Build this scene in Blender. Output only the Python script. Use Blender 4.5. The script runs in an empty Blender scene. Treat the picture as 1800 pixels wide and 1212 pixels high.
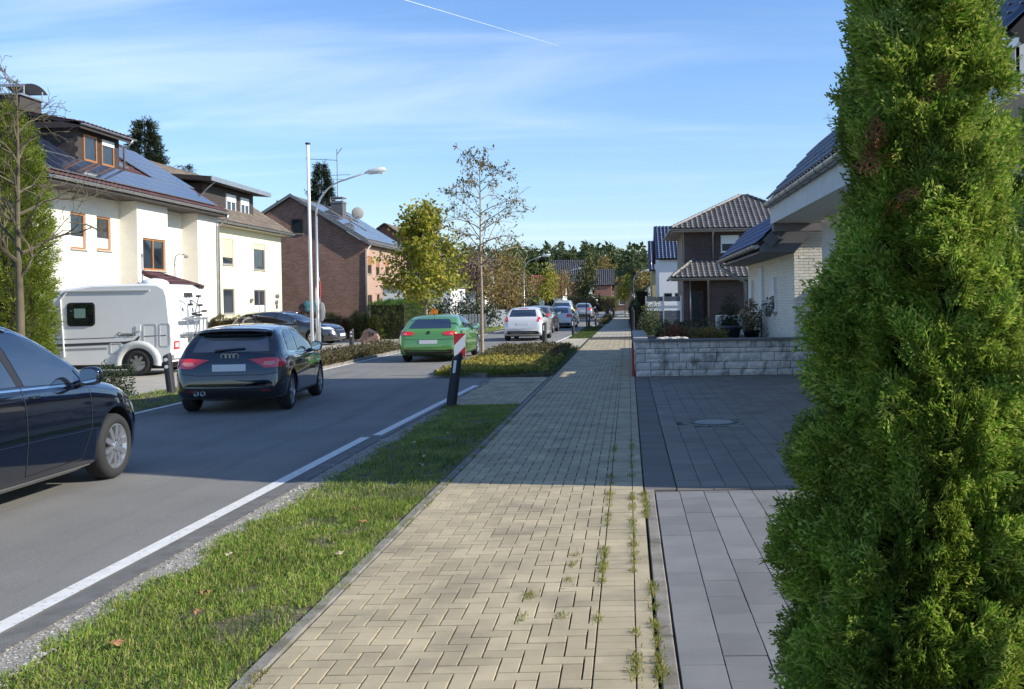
import bpy, math, random
import numpy as np
from mathutils import Vector, Matrix, geometry
from mathutils.bvhtree import BVHTree
random.seed(7); RNG=np.random.default_rng(7)
sc=bpy.context.scene; COL=sc.collection; R=math.radians
# ---------------- camera
cd=bpy.data.cameras.new('camera'); cam=bpy.data.objects.new('camera',cd); COL.objects.link(cam); sc.camera=cam
cd.sensor_width=36; cd.lens=36*1780/1800; cd.shift_x=-205/1800; cd.shift_y=-60.4/1800; cd.clip_start=.05; cd.clip_end=40000
CH=1.74; _p=R(.6); _ro=.015
_f=Vector((0,math.cos(_p),-math.sin(_p))); _r=Vector((1,0,0)); _u=_r.cross(_f)
r2=_r*math.cos(_ro)-_u*math.sin(_ro); u2=_u*math.cos(_ro)+_r*math.sin(_ro)
cam.matrix_world=Matrix(((r2.x,u2.x,-_f.x,0),(r2.y,u2.y,-_f.y,0),(r2.z,u2.z,-_f.z,CH),(0,0,0,1)))
CAM=np.array([0,0,CH])
# ---------------- light
SE,SA=R(30),R(-10)
S=Vector((math.cos(SE)*math.cos(SA),math.cos(SE)*math.sin(SA),math.sin(SE)))
sl=bpy.data.lights.new('sun','SUN'); sl.energy=3.1; sl.angle=R(.53); sl.color=(1,.94,.84)
so=bpy.data.objects.new('sun',sl); COL.objects.link(so); so.rotation_euler=S.to_track_quat('Z','Y').to_euler(); so.location=(30,0,30)
w=bpy.data.worlds.new('World'); sc.world=w; w.use_nodes=True
wn=w.node_tree.nodes; wl=w.node_tree.links; wn.clear()
def nd(t,**k):
    n=wn.new(t)
    for a,b in k.items(): setattr(n,a,b)
    return n
sky=nd('ShaderNodeTexSky',sky_type='NISHITA',sun_disc=False,sun_elevation=SE,sun_rotation=math.atan2(S.x,S.y),air_density=1.15,dust_density=.35,ozone_density=2.6,altitude=50)
tc=nd('ShaderNodeTexCoord'); sp=nd('ShaderNodeSeparateXYZ'); wl.new(tc.outputs['Generated'],sp.inputs[0])
def wm(op,a,b=None,c=None):
    n=nd('ShaderNodeMath',operation=op)
    for i,x in enumerate((a,b,c)):
        if x is None: continue
        if hasattr(x,'links'): wl.new(x,n.inputs[i])
        else: n.inputs[i].default_value=x
    return n.outputs[0]
zz=wm('ADD',wm('MAXIMUM',sp.outputs[2],0.0),.12)
px=wm('DIVIDE',sp.outputs[0],zz); py=wm('DIVIDE',sp.outputs[1],zz)
cb=nd('ShaderNodeCombineXYZ'); wl.new(px,cb.inputs[0]); wl.new(py,cb.inputs[1])
def wnoise(scale,rot,stretch,detail,dist,off=(0,0,0)):
    m=nd('ShaderNodeMapping'); wl.new(cb.outputs[0],m.inputs[0]); m.inputs['Rotation'].default_value=(0,0,R(rot)); m.inputs['Scale'].default_value=stretch; m.inputs['Location'].default_value=off
    n=nd('ShaderNodeTexNoise'); wl.new(m.outputs[0],n.inputs['Vector']); n.inputs['Scale'].default_value=scale; n.inputs['Detail'].default_value=detail; n.inputs['Roughness'].default_value=.55; n.inputs['Distortion'].default_value=dist
    return n.outputs[0]
def ramp01(v,a,b):
    n=nd('ShaderNodeMapRange',clamp=True,interpolation_type='SMOOTHSTEP'); wl.new(v,n.inputs[0]); n.inputs[1].default_value=a; n.inputs[2].default_value=b; return n.outputs[0]
c1=ramp01(wnoise(.55,28,(.55,2.2,1),7,.7,(.3,.9,0)),.47,.74)
c2=ramp01(wnoise(1.3,14,(.5,2.4,1),6,.5,(4.2,1.3,0)),.48,.8)
cov=ramp01(wnoise(.33,20,(1,1,1),3,.2,(1.7,3.1,0)),.36,.62)
cl=wm('MINIMUM',wm('MULTIPLY',wm('ADD',wm('MULTIPLY',c1,.75),wm('MULTIPLY',c2,.35)),wm('ADD',wm('MULTIPLY',cov,.8),.2)),.8)
hz=wm('POWER',wm('SUBTRACT',1,wm('MINIMUM',wm('MAXIMUM',sp.outputs[2],0),1)),9.0)
cl2=wm('MULTIPLY',cl,.52)
tint=nd('ShaderNodeMix',data_type='RGBA',blend_type='MULTIPLY'); tint.inputs[0].default_value=1; wl.new(sky.outputs[0],tint.inputs[6]); tint.inputs[7].default_value=(.43,.535,.70,1)
mx=nd('ShaderNodeMix',data_type='RGBA'); wl.new(cl2,mx.inputs[0]); wl.new(tint.outputs[2],mx.inputs[6]); mx.inputs[7].default_value=(4.2,4.6,5.1,1)
hzm=nd('ShaderNodeMix',data_type='RGBA'); wl.new(wm('MULTIPLY',hz,.35),hzm.inputs[0]); wl.new(mx.outputs[2],hzm.inputs[6]); hzm.inputs[7].default_value=(2.8,3.3,4.05,1)
bg=nd('ShaderNodeBackground'); bg.inputs[1].default_value=.135; wl.new(hzm.outputs[2],bg.inputs[0])
ow=nd('ShaderNodeOutputWorld'); wl.new(bg.outputs[0],ow.inputs[0])
sc.view_settings.view_transform='Standard'; sc.view_settings.look='None'; sc.view_settings.exposure=1.15; sc.view_settings.gamma=1
# ---------------- materials
MATS={}
def mat(name,c,rough=.7,metal=0.,var=None,isl=None,bump=None,spec=.5,coat=0,trans=0,ramp=None,brick=None,streak=None,emit=0,ior=None,speck=None,uv='Object'):
    """var=(scale,amount); isl=amount per island; bump=(scale,strength); brick=(w,h,mortar colour,mortar size,c2)"""
    if name in MATS: return MATS[name]
    m=bpy.data.materials.new(name); m.use_nodes=True; N=m.node_tree.nodes; L=m.node_tree.links; b=N['Principled BSDF']; MATS[name]=m
    b.inputs['Base Color'].default_value=(*c,1); b.inputs['Roughness'].default_value=rough; b.inputs['Metallic'].default_value=metal
    b.inputs['Specular IOR Level'].default_value=spec
    if coat: b.inputs['Coat Weight'].default_value=coat; b.inputs['Coat Roughness'].default_value=.03
    if ior: b.inputs['IOR'].default_value=ior
    if coat: b.inputs['Coat IOR'].default_value=1.7
    tcn=N.new('ShaderNodeTexCoord'); vec=tcn.outputs[uv] if uv!='World' else N.new('ShaderNodeNewGeometry').outputs['Position']
    col=None
    def mixc(kind,fac,a,bb):
        x=N.new('ShaderNodeMix'); x.data_type='RGBA'; x.blend_type=kind
        for i,v in ((0,fac),(6,a),(7,bb)):
            if hasattr(v,'links'): L.new(v,x.inputs[i])
            elif i==0: x.inputs[0].default_value=v
            else: x.inputs[i].default_value=(*v,1)
        return x.outputs[2]
    def noise(s,d=4,ro=.55,stretch=None):
        n=N.new('ShaderNodeTexNoise'); n.inputs['Scale'].default_value=s; n.inputs['Detail'].default_value=d; n.inputs['Roughness'].default_value=ro
        if stretch:
            mp=N.new('ShaderNodeMapping'); mp.inputs['Scale'].default_value=stretch; L.new(vec,mp.inputs[0]); L.new(mp.outputs[0],n.inputs['Vector'])
        else: L.new(vec,n.inputs['Vector'])
        return n.outputs[0]
    def mr(v,a,bb,c0,c1):
        n=N.new('ShaderNodeMapRange'); L.new(v,n.inputs[0]); n.inputs[1].default_value=a; n.inputs[2].default_value=bb; n.inputs[3].default_value=c0; n.inputs[4].default_value=c1; return n.outputs[0]
    def scal(v):
        n=N.new('ShaderNodeCombineColor')
        for i in range(3): L.new(v,n.inputs[i])
        return n.outputs[0]
    h=None
    if brick:
        bw,bh,mc,ms,cc2=brick
        sx=N.new('ShaderNodeSeparateXYZ'); L.new(vec,sx.inputs[0]); ad=N.new('ShaderNodeMath'); ad.operation='ADD'; L.new(sx.outputs[0],ad.inputs[0]); L.new(sx.outputs[1],ad.inputs[1])
        cx=N.new('ShaderNodeCombineXYZ'); L.new(ad.outputs[0],cx.inputs[0]); L.new(sx.outputs[2],cx.inputs[1])
        bt=N.new('ShaderNodeTexBrick'); L.new(cx.outputs[0],bt.inputs['Vector']); bt.inputs['Scale'].default_value=1; bt.inputs['Brick Width'].default_value=bw; bt.inputs['Row Height'].default_value=bh; bt.inputs['Mortar Size'].default_value=ms
        bt.inputs['Color1'].default_value=(*c,1); bt.inputs['Color2'].default_value=(*cc2,1); bt.inputs['Mortar'].default_value=(*mc,1)
        col=bt.outputs[0]; h=bt.outputs['Fac']
    if ramp:
        g=N.new('ShaderNodeNewGeometry'); cr=N.new('ShaderNodeValToRGB'); L.new(g.outputs['Random Per Island'],cr.inputs[0]); e=cr.color_ramp.elements
        while len(e)<len(ramp): e.new(.5)
        for i,(p,cc) in enumerate(ramp): e[i].position=p; e[i].color=(*cc,1)
        col=cr.outputs[0]
    if isl:
        g=N.new('ShaderNodeNewGeometry'); oi=N.new('ShaderNodeObjectInfo'); ad=N.new('ShaderNodeMath'); ad.operation='ADD'; L.new(g.outputs['Random Per Island'],ad.inputs[0]); L.new(oi.outputs['Random'],ad.inputs[1]); fr=N.new('ShaderNodeMath'); fr.operation='FRACT'; L.new(ad.outputs[0],fr.inputs[0])
        col=mixc('MULTIPLY',1,col or c,scal(mr(fr.outputs[0],0,1,1-isl,1+isl)))
    if var:
        col=mixc('MULTIPLY',1,col or c,scal(mr(noise(var[0],5,.6),.3,.7,1-var[1],1+var[1])))
    if speck:
        s,lo,hi,cc=speck; col=mixc('MIX',mr(noise(s,2,.5),lo,hi,0,1),col or c,cc)
        N[-1].clamp_factor=True
    if streak:
        s,st,lo,hi,cc,amt=streak; f_=mr(noise(s,5,.6,st),lo,hi,0,amt); col=mixc('MIX',f_,col or c,cc); N[-1].clamp_factor=True
    if col is not None: L.new(col,b.inputs['Base Color'])
    if bump or h is not None:
        bn=N.new('ShaderNodeBump')
        if h is not None and not bump:
            bn.invert=True; L.new(h,bn.inputs['Height']); bn.inputs['Strength'].default_value=.6; bn.inputs['Distance'].default_value=.01
        elif h is not None:
            a=N.new('ShaderNodeMath'); a.operation='SUBTRACT'; L.new(noise(bump[0],3),a.inputs[0]); L.new(h,a.inputs[1]); L.new(a.outputs[0],bn.inputs['Height']); bn.inputs['Strength'].default_value=bump[1]; bn.inputs['Distance'].default_value=.02
        else:
            L.new(noise(bump[0],4,.65),bn.inputs['Height']); bn.inputs['Strength'].default_value=bump[1]; bn.inputs['Distance'].default_value=.02
        L.new(bn.outputs[0],b.inputs['Normal'])
    if trans:
        tr=N.new('ShaderNodeBsdfTranslucent'); ms=N.new('ShaderNodeMixShader'); ms.inputs[0].default_value=trans
        if col is not None: L.new(col,tr.inputs[0])
        else: tr.inputs[0].default_value=(*c,1)
        L.new(b.outputs[0],ms.inputs[1]); L.new(tr.outputs[0],ms.inputs[2]); L.new(ms.outputs[0],N['Material Output'].inputs[0])
    return m
# ---------------- object helpers
ORG={}
def tag(o,label=None,cat=None,group=None,kind=None):
    for k,v in (('label',label),('category',cat),('group',group),('kind',kind)):
        if v: o[k]=v
    return o
def thing(name,label,cat,loc=(0,0,0),rz=0,group=None,local=False):
    o=bpy.data.objects.new(name,None); COL.objects.link(o); o.location=loc; o.rotation_euler=(0,0,rz); o.empty_display_size=.2
    ORG[o.name]=np.zeros(3) if local else np.array(loc,float); return tag(o,label,cat,group)
def link(name,me,parent=None,loc=(0,0,0)):
    o=bpy.data.objects.new(name,me); COL.objects.link(o); o.location=loc
    if parent is not None: o.parent=parent; ORG[o.name]=ORG.get(parent.name,np.zeros(3))
    return o
def npmesh(name,V,F,m,smooth=False,k=None,mi=None):
    V=np.asarray(V,np.float32); me=bpy.data.meshes.new(name)
    if isinstance(F,np.ndarray):
        n,kk=F.shape; me.vertices.add(len(V)); me.vertices.foreach_set('co',V.ravel()); me.loops.add(n*kk); me.loops.foreach_set('vertex_index',F.astype(np.int32).ravel()); me.polygons.add(n); me.polygons.foreach_set('loop_start',np.arange(0,n*kk,kk,dtype=np.int32))
        me.update(calc_edges=True)
    else: me.from_pydata(V.tolist(),[],F)
    for x in (m if isinstance(m,(list,tuple)) else [m]): me.materials.append(x)
    if mi is not None: me.polygons.foreach_set('material_index',np.asarray(mi,np.int32))
    me.polygons.foreach_set('use_smooth',[bool(smooth)]*len(me.polygons))
    me.validate(); return me
def put(name,V,F,m,parent=None,base=None,smooth=False,mi=None,**kw):
    V=np.asarray(V,float)
    if parent is not None: o_=ORG.get(parent.name,np.zeros(3)); loc=(0,0,0)
    else: o_=np.array(base if base is not None else (*(V.min(0)+V.max(0))[:2]/2,V[:,2].min()),float); loc=tuple(o_)
    o=link(name,npmesh(name,V-o_,F,m,smooth,mi=mi),parent,loc); ORG[o.name]=o_; return tag(o,**kw)
class B:
    def __init__(s): s.v=[]; s.f=[]
    def add(s,V,F):
        n=len(s.v); s.v+= [tuple(x) for x in V]; s.f+=[tuple(i+n for i in f) for f in F]; return s
    def box(s,x0,x1,y0,y1,z0,z1,bev=0):
        if not bev: return s.add([(x,y,z) for z in (z0,z1) for x,y in ((x0,y0),(x1,y0),(x1,y1),(x0,y1))],[(3,2,1,0),(4,5,6,7),(0,1,5,4),(1,2,6,5),(2,3,7,6),(3,0,4,7)])
        b=bev; V=[(x0,y0,z0),(x1,y0,z0),(x1,y1,z0),(x0,y1,z0),(x0,y0,z1-b),(x1,y0,z1-b),(x1,y1,z1-b),(x0,y1,z1-b),(x0+b,y0+b,z1),(x1-b,y0+b,z1),(x1-b,y1-b,z1),(x0+b,y1-b,z1)]
        return s.add(V,[(8,9,10,11)]+[(i,(i+1)%4,4+(i+1)%4,4+i) for i in range(4)]+[(4+i,4+(i+1)%4,8+(i+1)%4,8+i) for i in range(4)])
    def fbox(s,O,U,W,N,u0,u1,w0,w1,n0,n1):
        O,U,W,N=[np.array(a,float) for a in (O,U,W,N)]
        P=[O+U*u+W*w_+N*n for n in (n0,n1) for u,w_ in ((u0,w0),(u1,w0),(u1,w1),(u0,w1))]
        return s.add(P,[(3,2,1,0),(4,5,6,7),(0,1,5,4),(1,2,6,5),(2,3,7,6),(3,0,4,7)])
    def prism(s,poly,axis,a,b):
        """poly list of 2D; axis 'x','y','z' extrude from a to b"""
        n=len(poly); f={'x':lambda p,t:(t,p[0],p[1]),'y':lambda p,t:(p[0],t,p[1]),'z':lambda p,t:(p[0],p[1],t)}[axis]
        return s.add([f(p,a) for p in poly]+[f(p,b) for p in poly],[tuple(range(n-1,-1,-1)),tuple(range(n,2*n))]+[(i,(i+1)%n,n+(i+1)%n,n+i) for i in range(n)])
    def tube(s,path,r,n=8,cap=True):
        P=[Vector(p) for p in path]; rr=r if isinstance(r,(list,tuple)) else [r]*len(P); V=[];F=[]
        d0=(P[1]-P[0]).normalized(); ref=Vector((0,0,1)) if abs(d0.z)<.9 else Vector((1,0,0)); a=d0.cross(ref).normalized()
        for i,p in enumerate(P):
            d=(P[min(i+1,len(P)-1)]-P[max(i-1,0)]).normalized(); a=(a-d*a.dot(d)).normalized(); c=d.cross(a)
            for k in range(n): t=2*math.pi*k/n; V.append(p+a*(math.cos(t)*rr[i])+c*(math.sin(t)*rr[i]))
        for i in range(len(P)-1):
            for k in range(n): F.append((i*n+k,i*n+(k+1)%n,(i+1)*n+(k+1)%n,(i+1)*n+k))
        if cap: F+= [tuple(range(n-1,-1,-1)),tuple((len(P)-1)*n+k for k in range(n))]
        return s.add(V,F)
    def lathe(s,prof,c=(0,0,0),axis='z',n=20):
        V=[];F=[]
        for k in range(n):
            t=2*math.pi*k/n
            for r_,h in prof:
                a,b=r_*math.cos(t),r_*math.sin(t); V.append({'z':(c[0]+a,c[1]+b,c[2]+h),'x':(c[0]+h,c[1]+a,c[2]+b),'y':(c[0]+a,c[1]+h,c[2]+b)}[axis])
        m=len(prof)
        for k in range(n):
            for i in range(m-1): F.append((k*m+i,((k+1)%n)*m+i,((k+1)%n)*m+i+1,k*m+i+1))
        return s.add(V,F)
    def ball(s,c,r,n=8,m=6,sq=(1,1,1)):
        return s.add(*ballmesh(c,r,n,m,sq))
    def build(s,name,m,parent=None,smooth=False,base=None,**kw): return put(name,s.v,s.f,m,parent,base,smooth,**kw)
def ballmesh(c,r,n=8,m=6,sq=(1,1,1)):
    V=[];F=[]
    for j in range(m+1):
        t=math.pi*j/m
        for k in range(n): p=2*math.pi*k/n; V.append((c[0]+r*sq[0]*math.sin(t)*math.cos(p),c[1]+r*sq[1]*math.sin(t)*math.sin(p),c[2]+r*sq[2]*math.cos(t)))
    for j in range(m):
        for k in range(n): F.append((j*n+k,(j+1)*n+k,(j+1)*n+(k+1)%n,j*n+(k+1)%n))
    return V,F
def inpoly(x,y,P):
    c=False; n=len(P); j=n-1
    for i in range(n):
        if (P[i][1]>y)!=(P[j][1]>y) and x<(P[j][0]-P[i][0])*(y-P[i][1])/(P[j][1]-P[i][1])+P[i][0]: c=not c
        j=i
    return c
def text(s,size,m,parent,loc,rot,name='lettering',ext=.002,font_scale=1):
    cu=bpy.data.curves.new(name,'FONT'); cu.body=s; cu.size=size; cu.extrude=ext; cu.offset=size*.03; cu.align_x='CENTER'; cu.align_y='CENTER'
    t=bpy.data.objects.new('tmp',cu); COL.objects.link(t); dg=bpy.context.evaluated_depsgraph_get(); me=bpy.data.meshes.new_from_object(t.evaluated_get(dg)); bpy.data.objects.remove(t)
    me.materials.clear(); me.materials.append(m); me.name=name; o=link(name,me,parent)
    o.location=Vector(loc)-Vector(ORG[parent.name]) if parent is not None else loc
    o.rotation_euler=rot; return o
# ================= ground, road, pavements
def strip(name,L,Rr,z,m,kind='structure',zr=None,**kw):
    """sheet between two polylines of (x,y)"""
    V=[(x,y,z) for x,y in L]+[(x,y,zr if zr is not None else z) for x,y in Rr]; n=len(L)
    return put(name,V,[(i,n+i,n+i+1,i+1) for i in range(n-1)],m,None,(0,0,0),kind=kind,**kw)
def pn(x,y,s=1.,k=0):
    return (np.sin(x*1.7*s+k)+np.sin(y*2.3*s+1.3*k)+np.sin((x+y)*3.1*s+k*.7)+np.sin((x*1.3-y)*4.7*s+2.1*k))/4
M_earth=mat('soil',(.10,.085,.05),.95,var=(3,.35),bump=(30,.6))
M_field=mat('field_grass',(.045,.06,.02),.95,var=(.6,.4),bump=(8,.5))
M_asph=mat('asphalt',(.195,.188,.168),.86,var=(.6,.15),speck=(70,.60,.80,(.46,.45,.42)),bump=(160,.5),streak=(1.2,(1.6,.09,1),.5,.72,(.10,.10,.098),.5))
M_asph2=mat('asphalt_edge',(.15,.145,.13),.9,var=(6,.25),bump=(120,.5))
M_line=mat('road_paint',(.66,.65,.60),.6,var=(9,.10),speck=(28,.60,.72,(.36,.35,.33)),bump=(200,.2))
M_pav=mat('yellow_grey_paver',(.40,.335,.21),.86,isl=.11,uv='World',streak=(1.6,(1,1,1),.50,.70,(.15,.135,.10),.5),var=(2.2,.16),speck=(180,.62,.8,(.22,.2,.16)),bump=(160,.35))
M_joint=mat('joint_sand',(.05,.044,.028),.95,var=(12,.3))
M_slabL=mat('light_grey_slab',(.165,.162,.155),.72,isl=.15,uv='World',var=(2.5,.14),speck=(220,.62,.8,(.14,.14,.14)),bump=(200,.2))
M_slabD=mat('dark_grey_slab',(.20,.172,.135),.78,isl=.10,uv='World',var=(1.4,.22),bump=(140,.25),speck=(50,.7,.8,(.2,.2,.19)))
M_kerb=mat('grey_kerb_concrete',(.22,.20,.165),.9,uv='World',var=(5,.3),streak=(3,(1,1,1),.5,.68,(.08,.07,.04),.6),bump=(60,.4))
M_gravel=mat('gravel',(.30,.28,.24),.95,var=(14,.32),bump=(45,.9))
M_conc=mat('pale_concrete_paving',(.36,.33,.27),.9,var=(1.2,.14),bump=(40,.3))
put('ground',[(-900,-60,-.05),(900,-60,-.05),(900,1500,-.05),(-900,1500,-.05)],[(0,1,2,3)],M_field,None,(0,0,-.05),kind='structure')
RE=[(-3.2,-20),(-3.2,13),(-3.05,20.8),(-3.0,30),(-2.9,43),(-2.3,66),(-1.5,110),(.2,160),(6,230)]
LE=[(-8.1,-20),(-8.1,13),(-8.1,20.8),(-8.1,30),(-7.9,43),(-7.5,66),(-6.8,110),(-5.2,160),(0,230)]
strip('road',LE,RE,0,M_asph)
strip('roadside_gutter',[(x-.17,y) for x,y in RE[:4]],[(x+.02,y) for x,y in RE[:4]],.004,M_asph2,zr=.012)
# painted edge lines
def line(pts,wd,z=.0085):
    strip('road_marking',[(x-wd,y) for x,y in pts],[(x,y) for x,y in pts],z,M_line)
line([(-3.4,-5),(-3.39,4),(-3.37,9),(-3.37,13.1)],.125); line([(-3.27,13.28),(-3.21,17),(-3.12,21)],.125)
line([(x-.05,y) for x,y in ((-3.0,36.5),(-2.9,43),(-2.3,66),(-1.5,110))],.12)
line([(-8.0,4),(-8.0,30),(-7.8,43),(-7.4,66),(-6.7,110)],.12)
# verges, gravel strip
strip('verge_soil',[(-3.22,-2),(-3.2,17.1)],[(-1.8,-2),(-1.8,17.1)],-.006,M_earth)
gy=np.linspace(-1,16.6,60); strip('gravel_strip',[(-3.2,y) for y in gy],[(-2.99+.10*pn(3.,y,1.3)+.07*pn(1.,y,4)+.03*pn(2.,y,11)-.012*max(0,y-13)*3,y) for y in gy],.002,M_gravel)
strip('left_pavement',[(-30,17.0),(-30,60)],[(-9.6,17.0),(-9.6,60)],-.012,M_conc)
strip('left_footpath',[(-9.6,60),(-9.4,75),(-8.4,110),(-7,160)],[(-7.9,60),(-7.5,75),(-6.75,110),(-5.2,160)],.02,M_conc)
strip('left_verge_soil',[(-9.7,12),(-9.7,36),(-9.9,60)],[(-8.1,12),(-8.05,36),(-7.75,60)],.004,M_earth)
strip('garden_soil',[(.14,22.75),(.14,120)],[(14,22.75),(14,120)],.02,mat('garden_mulch',(.06,.05,.035),.95,var=(3,.4),bump=(30,.7)))
# ---- pieces: pavers and slabs
def slabmesh(lx,ly,h=.05,b=.004):
    q=B(); q.box(-lx/2,lx/2,-ly/2,ly/2,-h,0,b); return q
def lay(base,name,rects,m,z=.012,nmax=300,jit=.002,b=.0022):
    """rects: (x0,x1,y0,y1); the nearest nmax become parts, the rest one stuff part"""
    rects=sorted(rects,key=lambda r:max(r[2],0)**2+(r[0]+r[1])**2*.25)
    cache={}
    for i,(x0,x1,y0,y1) in enumerate(rects[:nmax]):
        k=(round(x1-x0,3),round(y1-y0,3))
        if k not in cache: q=slabmesh(*k,b=b); cache[k]=npmesh(name,q.v,q.f,m)
        o=link(name,cache[k],base,((x0+x1)/2,(y0+y1)/2,z+random.uniform(-jit,jit))); o.rotation_euler=(random.gauss(0,.003),random.gauss(0,.003),random.gauss(0,.004))
    if len(rects)>nmax:
        q=slabmesh(1,1,b=.02); pv=np.array(q.v); F=np.array([[0]*4]*0); ar=np.array(rects[nmax:]); n=len(ar)
        c=np.stack([(ar[:,0]+ar[:,1])/2,(ar[:,2]+ar[:,3])/2,z+RNG.uniform(-jit,jit,n)],1); sc_=np.stack([ar[:,1]-ar[:,0],ar[:,3]-ar[:,2],np.ones(n)],1)
        pv2=pv.copy(); pv2[8:,:2]=np.sign(pv2[8:,:2])*.49; pv2[4:8,2]=-.002
        V=(pv2[None]*sc_[:,None]+c[:,None]).reshape(-1,3); f=np.array(q.f); F=(f[None]+(np.arange(n)*len(pv))[:,None,None]).reshape(-1,4)
        put(name,V,F,m,base,kind='stuff')
def herring(x0,x1,y0,y1,u=.1,g=.0085):
    out=[]
    for a in range(-5,int((y1-y0)/u)+40):
        for b_ in range(-int((y1-y0)/u/2)-10,30):
            ox,oy=a+2*b_,a-2*b_
            for (dx,dy,w_,h_) in ((0,0,1,2),(1,0,2,1)):
                X0,Y0=(ox+dx)*u+x0,(oy+dy)*u+y0; X1,Y1=X0+w_*u,Y0+h_*u
                X0c,X1c=max(X0,x0),min(X1,x1)
                if X1c-X0c<.03 or Y1<y0 or Y0>y1: continue
                out.append((X0c+g/2,X1c-g/2,Y0+g/2,Y1-g/2))
    return out
def courses(x0,x1,y0,y1,lx,ly,off=.5,g=.005,along='y',rnd=0):
    out=[]; n=round((x1-x0)/lx); lx=(x1-x0)/n
    for i in range(n):
        y=y0-(ly*((i*off)%1) if not rnd else random.random()*ly)
        while y<y1:
            a,b_=max(y,y0),min(y+ly,y1)
            if b_-a>.04: out.append((x0+i*lx+g/2,x0+(i+1)*lx-g/2,a+g/2,b_-g/2))
            y+=ly
    return out
pw=strip('pavement',[(-1.83,-3),(-1.83,47)],[(.11,-3),(.11,47)],-.004,M_joint)
rs=herring(-1.74,-.19,3.2,44)+courses(-.19,.01,3.2,44,.2,.1,0,.007)+courses(.01,.11,3.2,44,.1,.2,0,.007)
lay(pw,'paver',rs,M_pav,.012,300,.0015)
ed=[]; y=2.5
while y<23: ed.append((-1.83,-1.75,y,y+.985)); y+=.99
lay(pw,'edging_stone',ed,M_kerb,.016,60,.004,.008)
strip('far_pavement',[(-1.8,47),(-1.25,111),(.6,160),(6.4,230)],[(.1,47),(.1,111),(2.2,160),(8,230)],.008,mat('far_pavers',(.38,.34,.25),.9,var=(1.5,.12)))
pe=strip('pavement_crossing',[(-3.17,17),(-3.03,23.2)],[(-1.84,17),(-1.84,23.2)],-.004,M_joint)
rr=[r for r in courses(-3.1,-1.85,17.05,23,.104,.2)]; lay(pe,'paver',rr,M_pav,.01,300,.003)
strip('far_crossing',[(-2.98,36),(-2.85,46)],[(-1.84,36),(-1.84,46)],.006,mat('far_pavers',(.38,.34,.25)))
strip('far_verge_soil',[(-2.8,46),(-2.2,70),(-1.45,111)],[(-1.8,46),(-1.6,70),(-1.27,111)],.004,M_earth)
# driveway
dl=strip('light_driveway',[(.2,-3),(.2,9.14)],[(9,-3),(9,9.14)],-.012,M_joint)
a=[r for r in courses(.215,6.09,2.2,9.12,.2175,.33,rnd=1)]; lay(dl,'slab',a,M_slabL,.004,230,.0015)
dd=strip('dark_driveway',[(.112,9.14),(.112,22.75)],[(9,9.14),(9,22.75)],-.012,M_joint)
mh=(1.17,14.17); a=[r for r in courses(.42,6.1,9.32,22.7,.227,.33,rnd=1) if math.hypot((r[0]+r[1])/2-mh[0],(r[2]+r[3])/2-mh[1])>.44]
lay(dd,'slab',a,M_slabD,.004,230,.0015)
bd=[(.122,.41,y,y+.33) for y in np.arange(9.2,22.6,.335)]+[(x,x+.33,9.17,9.3) for x in np.arange(.42,5,.334)]; lay(dd,'border_slab',bd,mat('dark_border_slab',(.15,.13,.105),.8,isl=.12,bump=(120,.3)),.006,80,.002)
bk=[(.125,.205,y,y+.99) for y in np.arange(2.2,9.1,1.0)]; lay(dl,'border_kerb',bk,M_kerb,.008,60,.004,.006)
# manhole
t=thing('manhole_cover','round concrete manhole cover set in the dark grey driveway','manhole',(*mh,0))
B().lathe([(0,-.02),(.27,-.02),(.275,.010),(.262,.014),(0,.016)],(*mh,0),n=36).build('cover',mat('pale_cover',(.34,.325,.29),.85,var=(8,.14),bump=(60,.4)),t,True)
B().lathe([(.283,.0),(.285,.012),(.335,.012),(.34,-.02)],(*mh,0),n=36).build('rim',mat('cast_iron',(.07,.07,.07),.6),t)
rgv=[];q=B()
for i in range(26):
    aa=2*math.pi*i/26; r0,r1=.345,.455; da=.105
    q.add([(mh[0]+r_*math.cos(aa+d),mh[1]+r_*math.sin(aa+d),z) for z in (-.03,.006) for r_,d in ((r0,-da),(r1,-da),(r1,da),(r0,da))],[(4,5,6,7),(0,1,5,4),(1,2,6,5),(2,3,7,6),(3,0,4,7)])
q.build('surround_stone',M_slabD,t,kind='stuff')
# ---- block wall
M_blk=mat('split_stone',(.74,.655,.57),.92,uv='World',isl=.10,var=(6,.2),bump=(26,.8),streak=(2.6,(1.6,1.6,1.0),.52,.70,(.12,.105,.09),.75))
M_cap=mat('wall_cap',(.20,.185,.17),.9,var=(5,.3),bump=(40,.5),streak=(5,(1,1,1),.52,.7,(.05,.05,.045),.6))
wt=thing('garden_wall','low split stone garden wall with dark capping beyond the dark driveway','wall',(.13,22.72,0))
def rough_block(O,U,N,u0,u1,z0,z1,par):
    O,U,N=np.array(O,float),np.array(U,float),np.array(N,float); nu=max(2,int((u1-u0)/.07)); nz=max(2,int((z1-z0)/.06)); V=[];F=[]; off=random.uniform(0,.008)
    for j in range(nz+1):
        for i in range(nu+1):
            ed_=i in(0,nu) or j in (0,nz); d=-.005 if ed_ else off+random.uniform(.0,.012)
            V.append(O+U*(u0+(u1-u0)*i/nu)+np.array([0,0,z0+(z1-z0)*j/nz])+N*d)
    F=[(j*(nu+1)+i,j*(nu+1)+i+1,(j+1)*(nu+1)+i+1,(j+1)*(nu+1)+i) for j in range(nz) for i in range(nu)]
    n=len(V); cs=[0,nu,(nu+1)*nz+nu,(nu+1)*nz]; V+=[V[c]-N*.1 for c in cs]
    F+=[(cs[k],n+k,n+(k+1)%4,cs[(k+1)%4]) for k in range(4)]
    put('stone',V,F,M_blk,par)
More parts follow.
